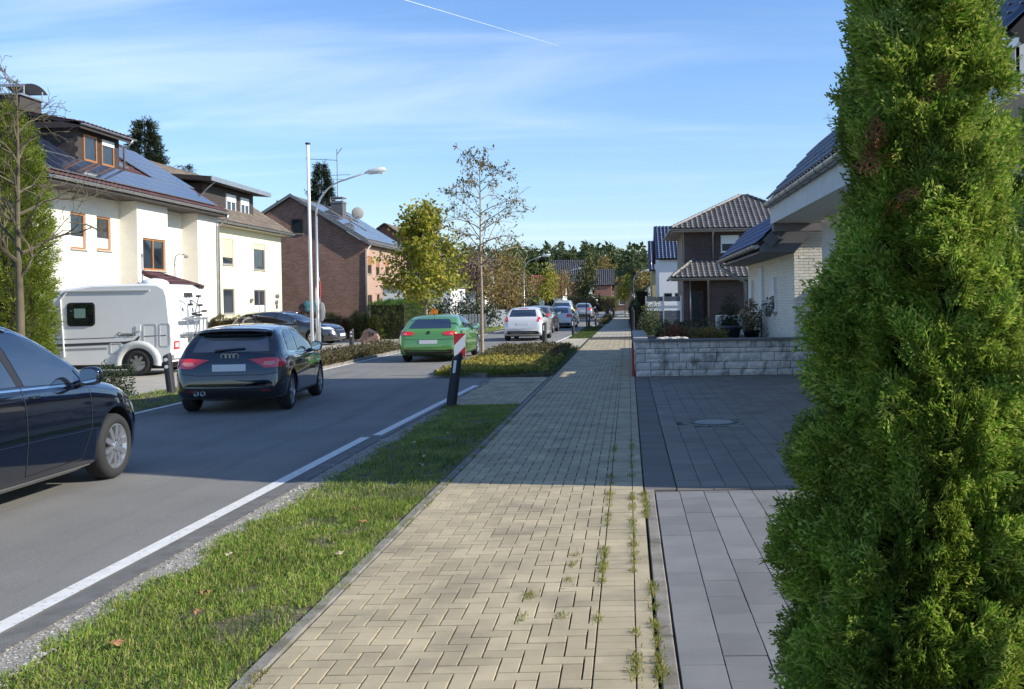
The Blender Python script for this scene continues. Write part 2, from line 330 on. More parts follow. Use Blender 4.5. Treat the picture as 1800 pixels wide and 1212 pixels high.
def coursed(O,U,N,length,par):
    z=0
    for h in (.15,.17,.20,.11,.15):
        u=0
        while u<length-.02:
            l=min(random.choice((.22,.34,.42,.5,.3)),length-u)
            if length-u-l<.14: l=length-u
            if h>.16 and random.random()<.16:
                hh=h*random.choice((.38,.6)); rough_block(O,U,N,u+.003,u+l-.003,z+.003,z+hh-.003,par); rough_block(O,U,N,u+.003,u+l-.003,z+hh+.003,z+h-.003,par)
            else: rough_block(O,U,N,u+.006,u+l-.006,z+.006,z+h-.006,par)
            u+=l
        z+=h
coursed((.14,22.72,0),(1,0,0),(0,-1,0),5.2,wt); coursed((.14,29.6,0),(0,-1,0),(-1,0,0),6.87,wt)
B().box(.16,5.3,22.75,23.0,0,.775).box(.16,.42,23,29.6,0,.775).build('core',M_joint,wt)
y=22.68
for k in range(7): B().box(.10,.44,y,y+.985,.782,.835,.008).build('cap_slab',mat('wall_cap_pale',(.34,.31,.26),.9,var=(6,.15),bump=(40,.4)),wt); y+=.99
x=.445
for k in range(5): B().box(x,x+.985,22.66,23.03,.782,.835,.008).build('cap_slab',M_cap,wt); x+=.99
B().box(.06,.115,22.75,23.15,.0,.62,.01).build('marker_board',mat('red_paint',(.42,.035,.03),.55,var=(9,.2)),thing('marker_board','narrow red painted board leaning on the end of the stone wall','board',(.09,22.9,0)))
B().tube([(.075,23.3,0),(.075,23.3,.75)],.02).build('post',mat('black_metal',(.02,.02,.022),.5),tag(thing('marker_post','thin dark post beside the red board at the stone wall','post',(.075,23.3,0))))
# ---- traffic island bed and planted strips
def kerbrun(par,pts,wd=.12,h=.11,ln=1.0):
    for (x0,y0),(x1,y1) in zip(pts,pts[1:]):
        d=math.hypot(x1-x0,y1-y0); n=max(1,round(d/ln)); ux,uy=(x1-x0)/d,(y1-y0)/d
        for i in range(n):
            s0,s1=d*i/n+.003,d*(i+1)/n-.003
            q=B(); q.fbox((x0,y0,0),(ux,uy,0),(-uy,ux,0),(0,0,1),s0,s1,0,wd,-.05,h); q.build('kerb_stone',M_kerb,par)
isl=B().prism([(-4.6,24.4),(-3.3,23.2),(-1.9,23.3),(-1.80,25),(-1.80,35.8),(-3.0,36.2),(-4.5,34.6)],'z',-.03,.055).build('island_bed',M_earth,None,base=(-3,29,0),kind='structure')
kerbrun(isl,[(-3.3,23.1),(-4.1,23.45),(-4.72,24.4),(-4.72,34.6),(-3.1,36.4)][::-1])
# ================= vegetation
def quads(C,A,Bv):
    """leaf quads: centre, half axis A, half axis B (n,3)"""
    V=np.stack([C-A,C+Bv*.9-A*.05,C+A,C-Bv*.9-A*.05],1).reshape(-1,3); n=len(C); return V,np.arange(n*4).reshape(n,4)
def rdir(n,up=0.):
    d=RNG.normal(size=(n,3)); d[:,2]+=up; return d/np.linalg.norm(d,axis=1)[:,None]
def leaves(C,s,asp=.6,up=0.,sj=.35):
    n=len(C); A=rdir(n,up); t=rdir(n); Bv=np.cross(A,t); Bv/=np.linalg.norm(Bv,axis=1)[:,None]+1e-9; ss=(s*(1+RNG.uniform(-sj,sj,n)))[:,None]; return quads(C,A*ss/2,Bv*ss*asp/2)
def blades(P,h,wd,m,name,lean=.8,parent=None,kind='stuff',hj=.5,**kw):
    n=len(P); a=RNG.uniform(0,6.283,n); hh=h*(1+RNG.uniform(-hj,hj,n)); d=np.stack([np.cos(a),np.sin(a),0*a],1); l=np.abs(RNG.normal(0,lean,n)); up=np.stack([d[:,0]*np.sin(l),d[:,1]*np.sin(l),np.cos(l)],1)*hh[:,None]
    b=RNG.uniform(0,6.283,n); s=np.stack([np.cos(b),np.sin(b),0*b],1)*(wd/2)*(1+RNG.uniform(-.3,.3,n))[:,None]
    mid=P+up*.55; tip=P+up*np.array([1,1,.8])
    V=np.stack([P-s,P+s,mid+s*.8,tip,mid-s*.8],1).reshape(-1,3); F=np.arange(n*5).reshape(n,5)
    return put(name,V,F,m,parent,None if parent is not None else (float(P[0,0]),float(P[0,1]),0),kind=kind,**kw)
def M_leaf(name,cols,trans=.3,rough=.55,var=None): return mat(name,cols[0],rough,var=var,ramp=[(i/(max(1,len(cols)-1)),c) for i,c in enumerate(cols)],trans=trans,spec=.3)
M_grass=M_leaf('lawn_grass',[(.11,.21,.025),(.18,.30,.035),(.25,.34,.045),(.31,.33,.08),(.38,.32,.15)],.3,var=(1.6,.38))
M_grass2=M_leaf('verge_grass_dark',[(.04,.085,.015),(.06,.12,.02),(.09,.13,.03),(.14,.15,.05)],.3)
def rect(n,x0,x1,y0,y1,z=0.): return np.stack([RNG.uniform(x0,x1,n),RNG.uniform(y0,y1,n),np.full(n,z)],1)
# near verge lawn: patchy and trampled
P=np.concatenate([rect(70000,-3.14,-1.77,3.9,9,0),rect(36000,-3.14,-1.78,9,17.05,0)])
edge=-2.99+.11*pn(3+0*P[:,1],P[:,1],1.3)+.09*pn(P[:,0]*2,P[:,1],5)+.06*pn(P[:,0]*3,P[:,1],13)-.05*RNG.random(len(P))
bare=pn(P[:,0]*1.4,P[:,1],1.15,2)+.55*pn(P[:,0],P[:,1],3.3,5)
keep=(P[:,0]>edge)&((bare>-.30)|(RNG.random(len(P))<.18))&((P[:,0]<-1.86+.05*pn(P[:,0],P[:,1],3.1,1))|(RNG.random(len(P))<.35))
P=P[keep]; blades(P,.038,.0055,M_grass,'grass',1.15,label='trampled green grass growing along the paved footpath',cat='grass',hj=.6)
Q=rect(5200,-3.0,-1.9,4,14); Q=Q[pn(Q[:,0],Q[:,1],1.9,8)>.15]; blades(Q,.085,.006,M_grass2,'tall_grass',.75,label='longer tufts of darker grass in the verge',cat='grass')
# gravel stones
P=rect(5200,-3.2,-2.9,4,16.5,.004); P=P[P[:,0]<-2.94+.1*pn(3+0*P[:,1],P[:,1],1.3)]
ov=np.array([(1,0,0),(0,1,0),(-1,0,0),(0,-1,0),(0,0,.7)],float); of=np.array([(0,1,4),(1,2,4),(2,3,4),(3,0,4)])
def scatter(P,s,V0,F0,name,m,flat=1,**kw):
    n=len(P); a=RNG.uniform(0,6.283,n); ca,sa=np.cos(a),np.sin(a); ss=s*np.exp(RNG.normal(0,.45,n)); W=V0[None]*ss[:,None,None]*np.array([1,1,flat])*(1+RNG.uniform(-.25,.25,(n,len(V0),3)))
    X=W[...,0]*ca[:,None]-W[...,1]*sa[:,None]; Y=W[...,0]*sa[:,None]+W[...,1]*ca[:,None]
    V=np.stack([X,Y,W[...,2]],-1)+P[:,None]; return put(name,V.reshape(-1,3),(F0[None]+(np.arange(n)*len(V0))[:,None,None]).reshape(-1,F0.shape[1]),m,None,(0,0,0),kind='stuff',**kw)
scatter(P,.0075,ov,of,'gravel_stones',mat('gravel_stone',(.32,.30,.26),.9,isl=.4),.7,label='loose grey gravel between the road edge and the grass',cat='gravel')
# weeds in the joints
wp=[]
for x,y0,y1,n in ((.01,4.6,5.3,150),(.01,6.3,9.2,420),(-.19,5.4,7.4,260),(-.19,7.5,12,330),(.118,4.5,6.1,420),(.118,7.9,9.1,330),(-.39,5.2,7,90),(.01,9.5,12.5,160),(-1.75,4.5,16,620),(-.6,4.5,6,60)):
    n=int(n*1.5); k=RNG.uniform(y0,y1,max(2,n//30)); yy=RNG.choice(k,n)+RNG.normal(0,.045,n); wp.append(np.stack([x+RNG.normal(0,.017,n),yy,np.full(n,.01)],1))
P=np.concatenate(wp); blades(P,.034,.005,M_leaf('joint_weed',[(.18,.21,.03),(.27,.27,.05),(.34,.28,.09),(.09,.17,.03)],.3),'joint_weeds',.9,label='yellow green weeds sprouting from the paving joints',cat='weeds')
# fallen leaves
M_dead=mat('dry_leaf',(.30,.15,.06),.8,var=(30,.4)); M_dead2=mat('pale_dry_leaf',(.42,.34,.2),.8,var=(30,.3))
def dead_leaf(x,y,s,m,lab,z=.03):
    n=9; V=[(0,0,.25*s)]; 
    for i in range(n): a_=2*math.pi*i/n; rr_=s*(.5 if i%2 else .32)*random.uniform(.8,1.2); V.append((rr_*math.cos(a_)*1.25,rr_*math.sin(a_),random.uniform(0,.4)*s))
    o=put('fallen_leaf',np.array(V)+np.array([x,y,z]),[(0,i+1,(i+1)%n+1) for i in range(n)],m,None,(x,y,z)); tag(o,lab,'leaf','dry leaves fallen on the verge')
for i,(x,y,s,m) in enumerate([(-2.55,6.0,.075,0),(-2.42,5.6,.07,0),(-2.0,6.9,.06,1),(-2.62,5.1,.07,0),(-2.2,10.6,.08,1),(-2.3,11.2,.07,1),(-2.05,9.9,.07,1),(-2.62,12.3,.08,1),(-2.4,13.2,.07,1),(-2.1,7.9,.06,0),(-2.75,6.9,.06,1),(-2.3,8.4,.07,0)]):
    dead_leaf(x,y,s,(M_dead,M_dead2)[m],('brown curled leaf lying in the near grass verge','pale dry leaf lying in the near grass verge')[m])
# ---- thuja: sprays of flattened branchlets
def spray(L=.11,nb=8,sub=3):
    """one flat spray in the xz plane, stem along z; list of slim kite quads"""
    V=[];F=[]
    def kite(p,d,l,w_,y=0):
        d=np.array(d)/np.linalg.norm(d); s=np.array([d[1],-d[0]]); i=len(V); e=p+d*l
        for q,yy in ((p,y),(p+d*l*.45+s*w_,y+.012*l),(e,y+.05*l),(p+d*l*.45-s*w_,y-.012*l)): V.append((q[0],yy,q[1]))
        F.append((i,i+1,i+2,i+3))
    kite(np.array([0.,0.]),(0,1),L,.004)
    for k in range(nb):
        t=.12+.8*k/nb; l=L*(.52-.36*t)*random.uniform(.8,1.2); sgn=1 if k%2 else -1; d=np.array([sgn*.75,.8]); d/=np.linalg.norm(d); p=np.array([0,L*t])
        kite(p,d,l,.0042,random.uniform(-.006,.006))
        for j in range(sub):
            q=p+d*l*(.25+.25*j); s2=1 if j%2 else -1; dd=np.array([d[0]*.6+s2*.55*d[1]*1.0,d[1]*.6-s2*.55*d[0]+.35]); kite(q,dd,l*.42,.0036,random.uniform(-.008,.008))
    return np.array(V),np.array(F)
def place_sprays(P,D,scale,protos,roll=None):
    """instances of spray protos at P with axis D (numpy), returns V,F"""
    VV=[];FF=[];off=0; n=len(P); idx=RNG.integers(0,len(protos),n)
    for k,(v,f) in enumerate(protos):
        s=idx==k; p=P[s]; d=D[s]; m_=len(p)
        if not m_: continue
        t=rdir(m_); x=np.cross(d,t); x/=np.linalg.norm(x,axis=1)[:,None]+1e-9; y=np.cross(d,x); sc_=(scale*RNG.uniform(.65,1.3,m_))[:,None,None]
        W=(v[None,:,0:1]*x[:,None]+v[None,:,1:2]*y[:,None]+v[None,:,2:3]*d[:,None])*sc_+p[:,None]
        VV.append(W.reshape(-1,3)); FF.append((f[None]+(np.arange(m_)*len(v))[:,None,None]).reshape(-1,f.shape[1])+off); off+=m_*len(v)
    return np.concatenate(VV),np.concatenate(FF)
SPR=[spray() for _ in range(5)]; SPR2=[spray(.11,4,0) for _ in range(4)]
M_thuja=M_leaf('thuja_green',[(.09,.18,.02),(.15,.27,.03),(.28,.39,.045),(.50,.54,.12),(.16,.20,.04)],.35,.5,var=(4,.4))
M_thujaY=M_leaf('thuja_yellow_green',[(.11,.17,.018),(.17,.23,.026),(.24,.28,.04),(.10,.14,.02)],.3,.5,var=(2,.3))
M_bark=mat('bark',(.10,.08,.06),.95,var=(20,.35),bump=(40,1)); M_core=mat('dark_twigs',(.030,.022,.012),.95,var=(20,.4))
def conifer(name,x,y,prof,n,scale,m,protos,lab,cat='tree',group=None,lobes=6,z0=0,core=.7,seed=1,lean=(0,0),clump=0):
    global RNG; RNG=np.random.default_rng(40+seed)
    """columnar evergreen; prof=[(z,r)]; lumpy surface clothed in sprays"""
    t=thing(name,lab,cat,(x,y,z0),0,group); zs=[p[0] for p in prof]; rs_=[p[1] for p in prof]; k=seed
    def rad(z,a): 
        r=np.interp(z,zs,rs_); zf=1.9/max(.25,rs_[1]*2.2); return r*(1+.10*np.sin(a*lobes/2+z*zf+k)+.13*np.sin(a*lobes-z*zf*2.6+2*k)*np.sin(z*zf*1.7+k)+.12*np.sin(3*a+z*zf*6+k)*np.sin(5*a-z*zf*3))
    u=RNG.random(n*4); z=zs[0]+u*(zs[-1]-zs[0]); keep=RNG.random(len(z))<np.interp(z,zs,rs_)/max(rs_)+.04; z=z[keep][:n]; a=RNG.uniform(0,6.283,len(z)); q=RNG.random(len(z))
    r=rad(z,a)*(1-.42*q**2.2)
    ix=None
    if clump:
        ca=RNG.uniform(0,6.283,clump); cz=RNG.uniform(zs[0],zs[-1],clump); co=RNG.uniform(-.05,.09,clump); rm=np.interp(z,zs,rs_)
        da=np.abs((a[:,None]-ca[None]+np.pi)%(2*np.pi)-np.pi)*rm[:,None]; dd_=da**2+((z[:,None]-cz[None])*.55)**2; ix=dd_.argmin(1); ds=np.sqrt(dd_.min(1)); r=r+co[ix]*np.clip(1.3-ds/.09,-.6,1)-.04*np.clip(ds/.08-.5,0,1)
        kp=(ds<.072)|(RNG.random(len(z))<.45); r,z,a,ix=r[kp],z[kp],a[kp],ix[kp]; cdir=RNG.normal(0,.33,(clump,3))
    P=np.stack([x+r*np.cos(a)+lean[0]*z,y+r*np.sin(a)+lean[1]*z,z+z0],1)
    D=np.stack([np.cos(a)*.75,np.sin(a)*.75,.55+0*a],1)+RNG.normal(0,.38 if ix is None else .24,(len(a),3))
    if ix is not None: D=D+cdir[ix]
    D/=np.linalg.norm(D,axis=1)[:,None]
    V,F=place_sprays(P,D,scale,protos); put('foliage',V,F,m,t)
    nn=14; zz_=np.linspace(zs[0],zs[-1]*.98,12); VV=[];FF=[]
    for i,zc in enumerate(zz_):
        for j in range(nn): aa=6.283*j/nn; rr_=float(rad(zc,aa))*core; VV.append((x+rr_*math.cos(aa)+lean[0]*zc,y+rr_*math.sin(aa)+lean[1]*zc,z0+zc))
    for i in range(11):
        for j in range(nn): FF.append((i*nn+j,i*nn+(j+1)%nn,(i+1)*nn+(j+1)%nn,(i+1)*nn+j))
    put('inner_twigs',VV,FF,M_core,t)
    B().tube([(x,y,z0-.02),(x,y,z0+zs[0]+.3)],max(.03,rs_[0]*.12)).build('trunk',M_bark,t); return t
# ---- branching deciduous trees
def skeleton(x,y,h,r,clear,nb,spread,droop=0.,seed=1,sub=3,levels=2,up=.7,curve=.15,z0=0):
    rd=random.Random(seed); paths=[]; tips=[]
    n=9; tr=[(x+rd.gauss(0,.012)*h*.2*i/n,y+rd.gauss(0,.012)*h*.2*i/n,z0+h*i/n) for i in range(n+1)]; paths.append((tr,[r*(1-.9*i/n) for i in range(n+1)]))
    def grow(p,d,l,rr,lv):
        pts=[Vector(p)]; d=Vector(d).normalized(); k=5
        for i in range(k):
            d=(d+Vector((rd.gauss(0,curve),rd.gauss(0,curve),rd.gauss(0,curve)-droop*(i/k)))).normalized(); pts.append(pts[-1]+d*(l/k))
            if lv>0 and i>=1:
                for _ in range(sub if lv>1 else max(1,sub-1)):
                    if rd.random()<.62: grow(pts[-1],d+Vector((rd.gauss(0,.7),rd.gauss(0,.7),rd.gauss(.1,.5))),l*rd.uniform(.35,.6),rr*.45,lv-1)
            tips.append((tuple(pts[-1]),lv))
        paths.append(([tuple(q) for q in pts],[rr*(1-.75*i/k) for i in range(k+1)]))
    for i in range(nb):
        f=clear+(1-clear)*(i+rd.random()*.7)/nb; zc=z0+h*f; a=i*2.4+rd.gauss(0,.4); l=spread*(1-.72*(f-clear)/(1-clear))*rd.uniform(.8,1.2); xx,yy=np.interp(zc,[p[2] for p in tr],[p[0] for p in tr]),np.interp(zc,[p[2] for p in tr],[p[1] for p in tr])
        grow((xx,yy,zc),(math.cos(a),math.sin(a),up),l,r*(1-.85*f)*.55+.004,levels-1)
    return paths,tips
def deciduous(name,x,y,h,r,clear,nb,spread,lab,leafm,nl,ls,barkm=None,group=None,lsd=.12,minr=.006,up=.7,droop=0.,seed=1,levels=2,sub=3,lup=0.,z0=0,asp=.6,curve=.15,zmin=None):
    t=thing(name,lab,'tree',(x,y,z0),0,group); paths,tips=skeleton(x,y,h,r,clear,nb,spread,droop,seed,sub,levels,up,curve,z0); q=B(); q2=B()
    for i,(p,rr) in enumerate(paths): (q if i==0 else q2).tube(p,[max(minr,a) for a in rr],6 if i==0 else 4,cap=False)
    q.build('trunk',barkm or M_bark,t,True); q2.build('branches',barkm or M_bark,t)
    if nl:
        T=np.array([p for p,l in tips]); C=T[RNG.integers(0,len(T),nl)]+RNG.normal(0,lsd,(nl,3)); 
        if zmin: C=C[C[:,2]>zmin]
        V,F=leaves(C,ls,asp,lup); put('crown',V,F,leafm,t)
    return t
def blobcrown(name,x,y,h,lab,blobs,nl,ls,leafm,group=None,trunk_r=.12,z0=0,cat='tree',core=True,up=0.,asp=.6):
    """far trees: trunk with limbs and leaf clumps around given blobs (dx,dy,z,rx,rz)"""
    t=thing(name,lab,cat,(x,y,z0),0,group); C=[]; tot=sum(b[3]**2*b[4] for b in blobs)**.67 or 1
    q=B(); q.tube([(x,y,z0),(x,y,z0+h*.9)],[trunk_r,trunk_r*.3],6)
    w_=np.array([b[3]**1.3*b[4]**.7 for b in blobs]); w_/=w_.sum()
    for b,ww in zip(blobs,w_):
        n=int(nl*ww); d=rdir(n); rr_=RNG.random(n)**.45; bump=1+.25*np.sin(d[:,0]*7+b[2])*np.sin(d[:,1]*6+b[0])+.2*np.sin(d[:,2]*9+b[1]); C.append(np.stack([x+b[0]+d[:,0]*b[3]*rr_*bump,y+b[1]+d[:,1]*b[3]*rr_*bump,z0+b[2]+d[:,2]*b[4]*rr_*bump],1))
        if trunk_r>.02: q.tube([(x,y,z0+b[2]*.75),(x+b[0],y+b[1],z0+b[2])],[trunk_r*.4,trunk_r*.12],5)
    q.build('trunk',M_bark,t)
    V,F=leaves(np.concatenate(C),ls,asp,up); put('crown',V,F,leafm,t); return t
def hedge(name,x0,x1,y0,y1,z0,z1,lab,m,n,scale=1.6,cat='hedge',group=None,protos=None,round_=.12,kindm=None):
    t=thing(name,lab,cat,((x0+x1)/2,(y0+y1)/2,z0),0,group); A=[(x1-x0)*(y1-y0),(x1-x0)*(z1-z0),(x1-x0)*(z1-z0),(y1-y0)*(z1-z0),(y1-y0)*(z1-z0)]; S_=sum(A); P=[];D=[]
    for k,(a,nrm) in enumerate(zip(A,((0,0,1),(0,-1,0),(0,1,0),(-1,0,0),(1,0,0)))):
        c=max(3,int(n*a/S_)); x=RNG.uniform(x0,x1,c);y=RNG.uniform(y0,y1,c);z=RNG.uniform(z0,z1,c)
        if k==0: z[:]=z1
        elif k==1: y[:]=y0
        elif k==2: y[:]=y1
        elif k==3: x[:]=x0
        else: x[:]=x1
        p=np.stack([x,y,z],1); bump=.06*(np.sin(x*5+y*3)+np.sin(z*7+x*9)+np.sin(y*6-z*4)); p+=np.array(nrm)*(bump-.05+RNG.normal(0,.02,c))[:,None]
        P.append(p); d=np.tile(np.array(nrm,float),(c,1))+np.array([0,0,.45])+RNG.normal(0,.4,(c,3)); D.append(d/np.linalg.norm(d,axis=1)[:,None])
    V,F=place_sprays(np.concatenate(P),np.concatenate(D),scale,protos or SPR2); put('foliage',V,F,m,t)
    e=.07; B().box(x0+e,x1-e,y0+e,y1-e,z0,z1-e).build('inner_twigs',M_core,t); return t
def shrub(name,x,y,r,h,lab,m,n,ls,cat='shrub',group=None,z0=0,stems=7,asp=.5,up=.3,hollow=.5):
    t=thing(name,lab,cat,(x,y,z0),0,group); d=rdir(n); d[:,2]=np.abs(d[:,2]); rr_=RNG.random(n)**hollow; bump=1+.22*np.sin(d[:,0]*6+x*3)*np.cos(d[:,1]*5+y)+.15*np.sin(d[:,2]*8+x)
    C=np.stack([x+d[:,0]*r*rr_*bump,y+d[:,1]*r*rr_*bump,z0+.03+d[:,2]*h*rr_*bump],1); V,F=leaves(C,ls,asp,up); put('foliage',V,F,m,t)
    q=B()
    for i in range(stems): a=6.283*i/stems; q.tube([(x,y,z0-.02),(x+.35*r*math.cos(a),y+.35*r*math.sin(a),z0+h*.5),(x+.7*r*math.cos(a),y+.7*r*math.sin(a),z0+h*.75)],[.02,.012,.005],4)
    q.build('stems',M_bark,t); return t
# ================= houses
Z=np.array([0,0,1.])
M_glass=mat('window_glass',(.018,.024,.03),.03,spec=.9,var=(1.1,.5))
M_glassd=mat('roof_glass',(.03,.045,.07),.05,spec=.9)
M_creamR=mat('cream_render',(.74,.70,.60),.95,var=(2,.05),bump=(22,1.0))
M_yelR=mat('pale_yellow_render',(.74,.69,.47),.95,var=(1,.04),bump=(60,.3))
M_wood=mat('orange_window_wood',(.36,.15,.045),.5,var=(12,.2)); M_dkwood=mat('brown_window_wood',(.10,.045,.02),.5)
M_white=mat('white_plastic',(.78,.78,.76),.4); M_greyw=mat('grey_frame',(.16,.165,.17),.5); M_blind=mat('beige_blind',(.62,.50,.34),.7); M_blindw=mat('white_blind',(.72,.74,.72),.7)
M_zinc=mat('zinc',(.42,.43,.43),.42,.75,var=(4,.15)); M_sill=mat('window_sill',(.42,.39,.33),.8)
M_dark=mat('dark_brown_cladding',(.045,.036,.031),.75,var=(9,.25)); M_slate=mat('brown_slate',(.055,.045,.040),.7,isl=.3)
M_tred=mat('red_roof_tile',(.055,.018,.016),.55,isl=.25,var=(8,.15)); M_tbr=mat('weathered_roof_tile',(.13,.105,.082),.85,isl=.25,var=(3,.25)); M_tnavy=mat('navy_glazed_tile',(.028,.045,.095),.26,isl=.16,spec=.5,coat=.15); M_tblue=mat('blue_tile',(.03,.07,.20),.5,isl=.12,spec=.2); M_tgr=mat('dark_grey_tile',(.105,.095,.088),.42,isl=.22,spec=.6); M_under=mat('roof_underlay',(.03,.028,.026),.9)
M_pan=mat('solar_cell',(.018,.028,.060),.10,spec=.7,coat=.6,var=(2,.15)); M_alu=mat('aluminium_frame',(.55,.56,.57),.35,.8)
M_brk=mat('brown_brick',(.36,.19,.13),.85,brick=(.25,.083,(.17,.14,.12),.012,(.23,.115,.08)),var=(.7,.15),bump=(90,.9))
M_brkf=mat('orange_brick',(.46,.29,.21),.85,brick=(.25,.083,(.36,.27,.2),.011,(.42,.25,.18)),var=(.8,.1),bump=(60,.3))
M_brkd=mat('dark_clinker_brick',(.070,.045,.038),.7,brick=(.25,.083,(.035,.03,.028),.014,(.115,.068,.052)),var=(1,.2),bump=(60,.4))
M_wbrk=mat('white_painted_brick',(.86,.81,.69),.75,uv='World',isl=.05,var=(4,.05),bump=(60,.9)); M_wjoint=mat('white_brick_joint',(.52,.49,.42),.9)
def A3(*v): return np.array(v,float)
def wallp(par,name,O,U,N,wd,h,ops,m,depth=.13,gable=None):
    O,U,N=A3(*O),A3(*U),A3(*N); us=sorted({0,wd,*[o[0] for o in ops],*[o[1] for o in ops]}); zs=sorted({0,h,*[o[2] for o in ops],*[o[3] for o in ops]}); V=[];F=[]
    def quad(P): n=len(V); V.extend(P); F.append(tuple(range(n,n+len(P))))
    pt=lambda u,z,d=0:O+U*u+Z*z+N*d
    for a,b in zip(us,us[1:]):
        for c,d in zip(zs,zs[1:]):
            if any(o[0]<=(a+b)/2<=o[1] and o[2]<=(c+d)/2<=o[3] for o in ops): continue
            quad([pt(a,c),pt(b,c),pt(b,d),pt(a,d)])
    for u0,u1,z0,z1 in ops:
        for (a,b),(c,d) in (((u0,z0),(u1,z0)),((u1,z0),(u1,z1)),((u1,z1),(u0,z1)),((u0,z1),(u0,z0))): quad([pt(a,b),pt(c,d),pt(c,d,-depth),pt(a,b,-depth)])
    if gable: quad([pt(0,h),pt(wd,h)]+[pt(*g) for g in gable])
    return put(name,V,F,m,par)
def win(par,O,U,N,u0,u1,z0,z1,m,mull=(),sill=M_sill,shut=0,shm=None,rec=.11,fw=.075,name='window',glass=None,hbar=(),bot=0):
    g=(O,U,Z,N); q=B()
    for a in ((u0,u0+fw,z0,z1),(u1-fw,u1,z0,z1),(u0+fw,u1-fw,z0,z0+fw),(u0+fw,u1-fw,z1-fw,z1)): q.fbox(*g,*a,-rec,-rec+.055)
    for x in mull: q.fbox(*g,x-fw*.6,x+fw*.6,z0+fw,z1-fw,-rec,-rec+.055)
    for x in hbar: q.fbox(*g,u0+fw,u1-fw,x-.03,x+.03,-rec,-rec+.05)
    f=q.build(name,m,par); q=B(); q.fbox(*g,u0+fw*.7,u1-fw*.7,z0+fw*.7,z1-fw*.7,-rec+.01,-rec+.026); q.build('pane',glass or M_glass,f)
    if sill: q=B(); q.fbox(*g,u0-.06,u1+.06,z0-.045,z0-.004,-rec+.03,.07); q.build('sill',sill,f)
    if shut: q=B(); q.fbox(*g,u0+.02,u1-.02,z1-(z1-z0)*shut,z1-.004,-rec+.058,-rec+.075); q.build('blind',shm or M_blind,f)
    if bot: q=B(); q.fbox(*g,u0+fw,u1-fw,z0+fw,z0+fw+(z1-z0)*bot,-rec+.028,-rec+.034); q.build('curtain',M_blindw,f)
    return f
def tileproto(w_=.30,l=.42,roll=.045):
    xs=[0,.2,.42,.55,.68,.82,.95,1.0]; hz_=[.0,.004,.0,.45,1,1,.45,.1]; V=[];F=[]; n=len(xs)
    for y,dz in ((0,.035),(l,.0)): V+=[(x*w_,y,h*roll+dz) for x,h in zip(xs,hz_)]
    V+=[(x*w_,0,h*roll+.012) for x,h in zip(xs,hz_)]
    F=[(i,i+1,n+i+1,n+i) for i in range(n-1)]+[(2*n+i,2*n+i+1,i+1,i) for i in range(n-1)]; return np.array(V),np.array(F)
def tile_roof(par,O,U,V_,poly,m,tw=.30,tl=.345,nmax=200,under=True,flat=False,holes=(),name='roof_tile',thick=.10):
    O,U,W=A3(*O),A3(*U),A3(*V_); U/=np.linalg.norm(U); W/=np.linalg.norm(W); Nn=np.cross(U,W)
    if Nn[2]<0: Nn=-Nn
    pv,pf=tileproto(tw,tl*1.22,.012 if flat else .045); us=[p[0] for p in poly]; vs=[p[1] for p in poly]; C=[]
    for j in range(int((max(vs)-min(vs))/tl)+1):
        v=min(vs)+j*tl
        for i in range(int((max(us)-min(us))/tw)+1):
            u=min(us)+i*tw
            if inpoly(u+tw/2,v+tl/2,poly) and not any(a<u+tw/2<b and c<v+tl/2<d for a,b,c,d in holes): C.append(O+U*u+W*v+Nn*.03)
    C=np.array(sorted(C,key=lambda c:np.linalg.norm(c-CAM))); Rm=np.stack([U,W,Nn],1); M4=Matrix(Rm.tolist()).to_4x4(); org=ORG[par.name]
    if nmax:
        me=npmesh(name,pv,pf,m,True)
        for c in C[:nmax]:
            o=link(name,me,par); o.matrix_basis=Matrix.Translation(Vector(c-org))@M4
    r=C[nmax:]
    if len(r):
        Vw=(pv@Rm.T)[None]+r[:,None]; put(name,Vw.reshape(-1,3),(pf[None]+(np.arange(len(r))*len(pv))[:,None,None]).reshape(-1,4),m,par,smooth=True,kind='stuff')
    if under:
        q=B(); n=len(poly); P0=[O+U*a+W*b+Nn*.02 for a,b in poly]; P1=[p-Nn*thick for p in P0]; q.add(P0+P1,[tuple(range(n)),tuple(range(2*n-1,n-1,-1))]+[(i,n+i,n+(i+1)%n,(i+1)%n) for i in range(n)]); q.build('roof',M_under,par)
def gutter(par,p0,p1,r=.075,m=None,name='gutter'):
    p0,p1=A3(*p0),A3(*p1); d=(p1-p0)/np.linalg.norm(p1-p0); s=np.cross(d,Z); V=[];n=9
    for p in (p0,p1):
        for rr in (r,r-.008):
            for k in range(n): a=math.pi*k/(n-1); V.append(p+s*math.cos(a)*rr-Z*math.sin(a)*rr)
    F=[(k,k+1,2*n+k+1,2*n+k) for k in range(n-1)]+[(n+k,3*n+k,3*n+k+1,n+k+1) for k in range(n-1)]+[tuple(range(n)),tuple(range(2*n,3*n)),(0,n,3*n,2*n),(n-1,2*n-1,4*n-1,3*n-1)]
    o=put(name,V,F,m or M_zinc,par); L=np.linalg.norm(p1-p0); q=B(); k=.6
    while k<L and L<25: c=p0+d*k; q.tube([c+s*math.cos(a)*(r+.006)-Z*math.sin(a)*(r+.006) for a in np.linspace(0,math.pi,8)],.008,4); k+=.8
    if q.v: q.build('gutter_bracket',M_zinc,o)
    return o
def pipe(par,pts,r=.045,m=None): return B().tube(pts,r,8).build('downpipe',m or M_zinc,par,True)
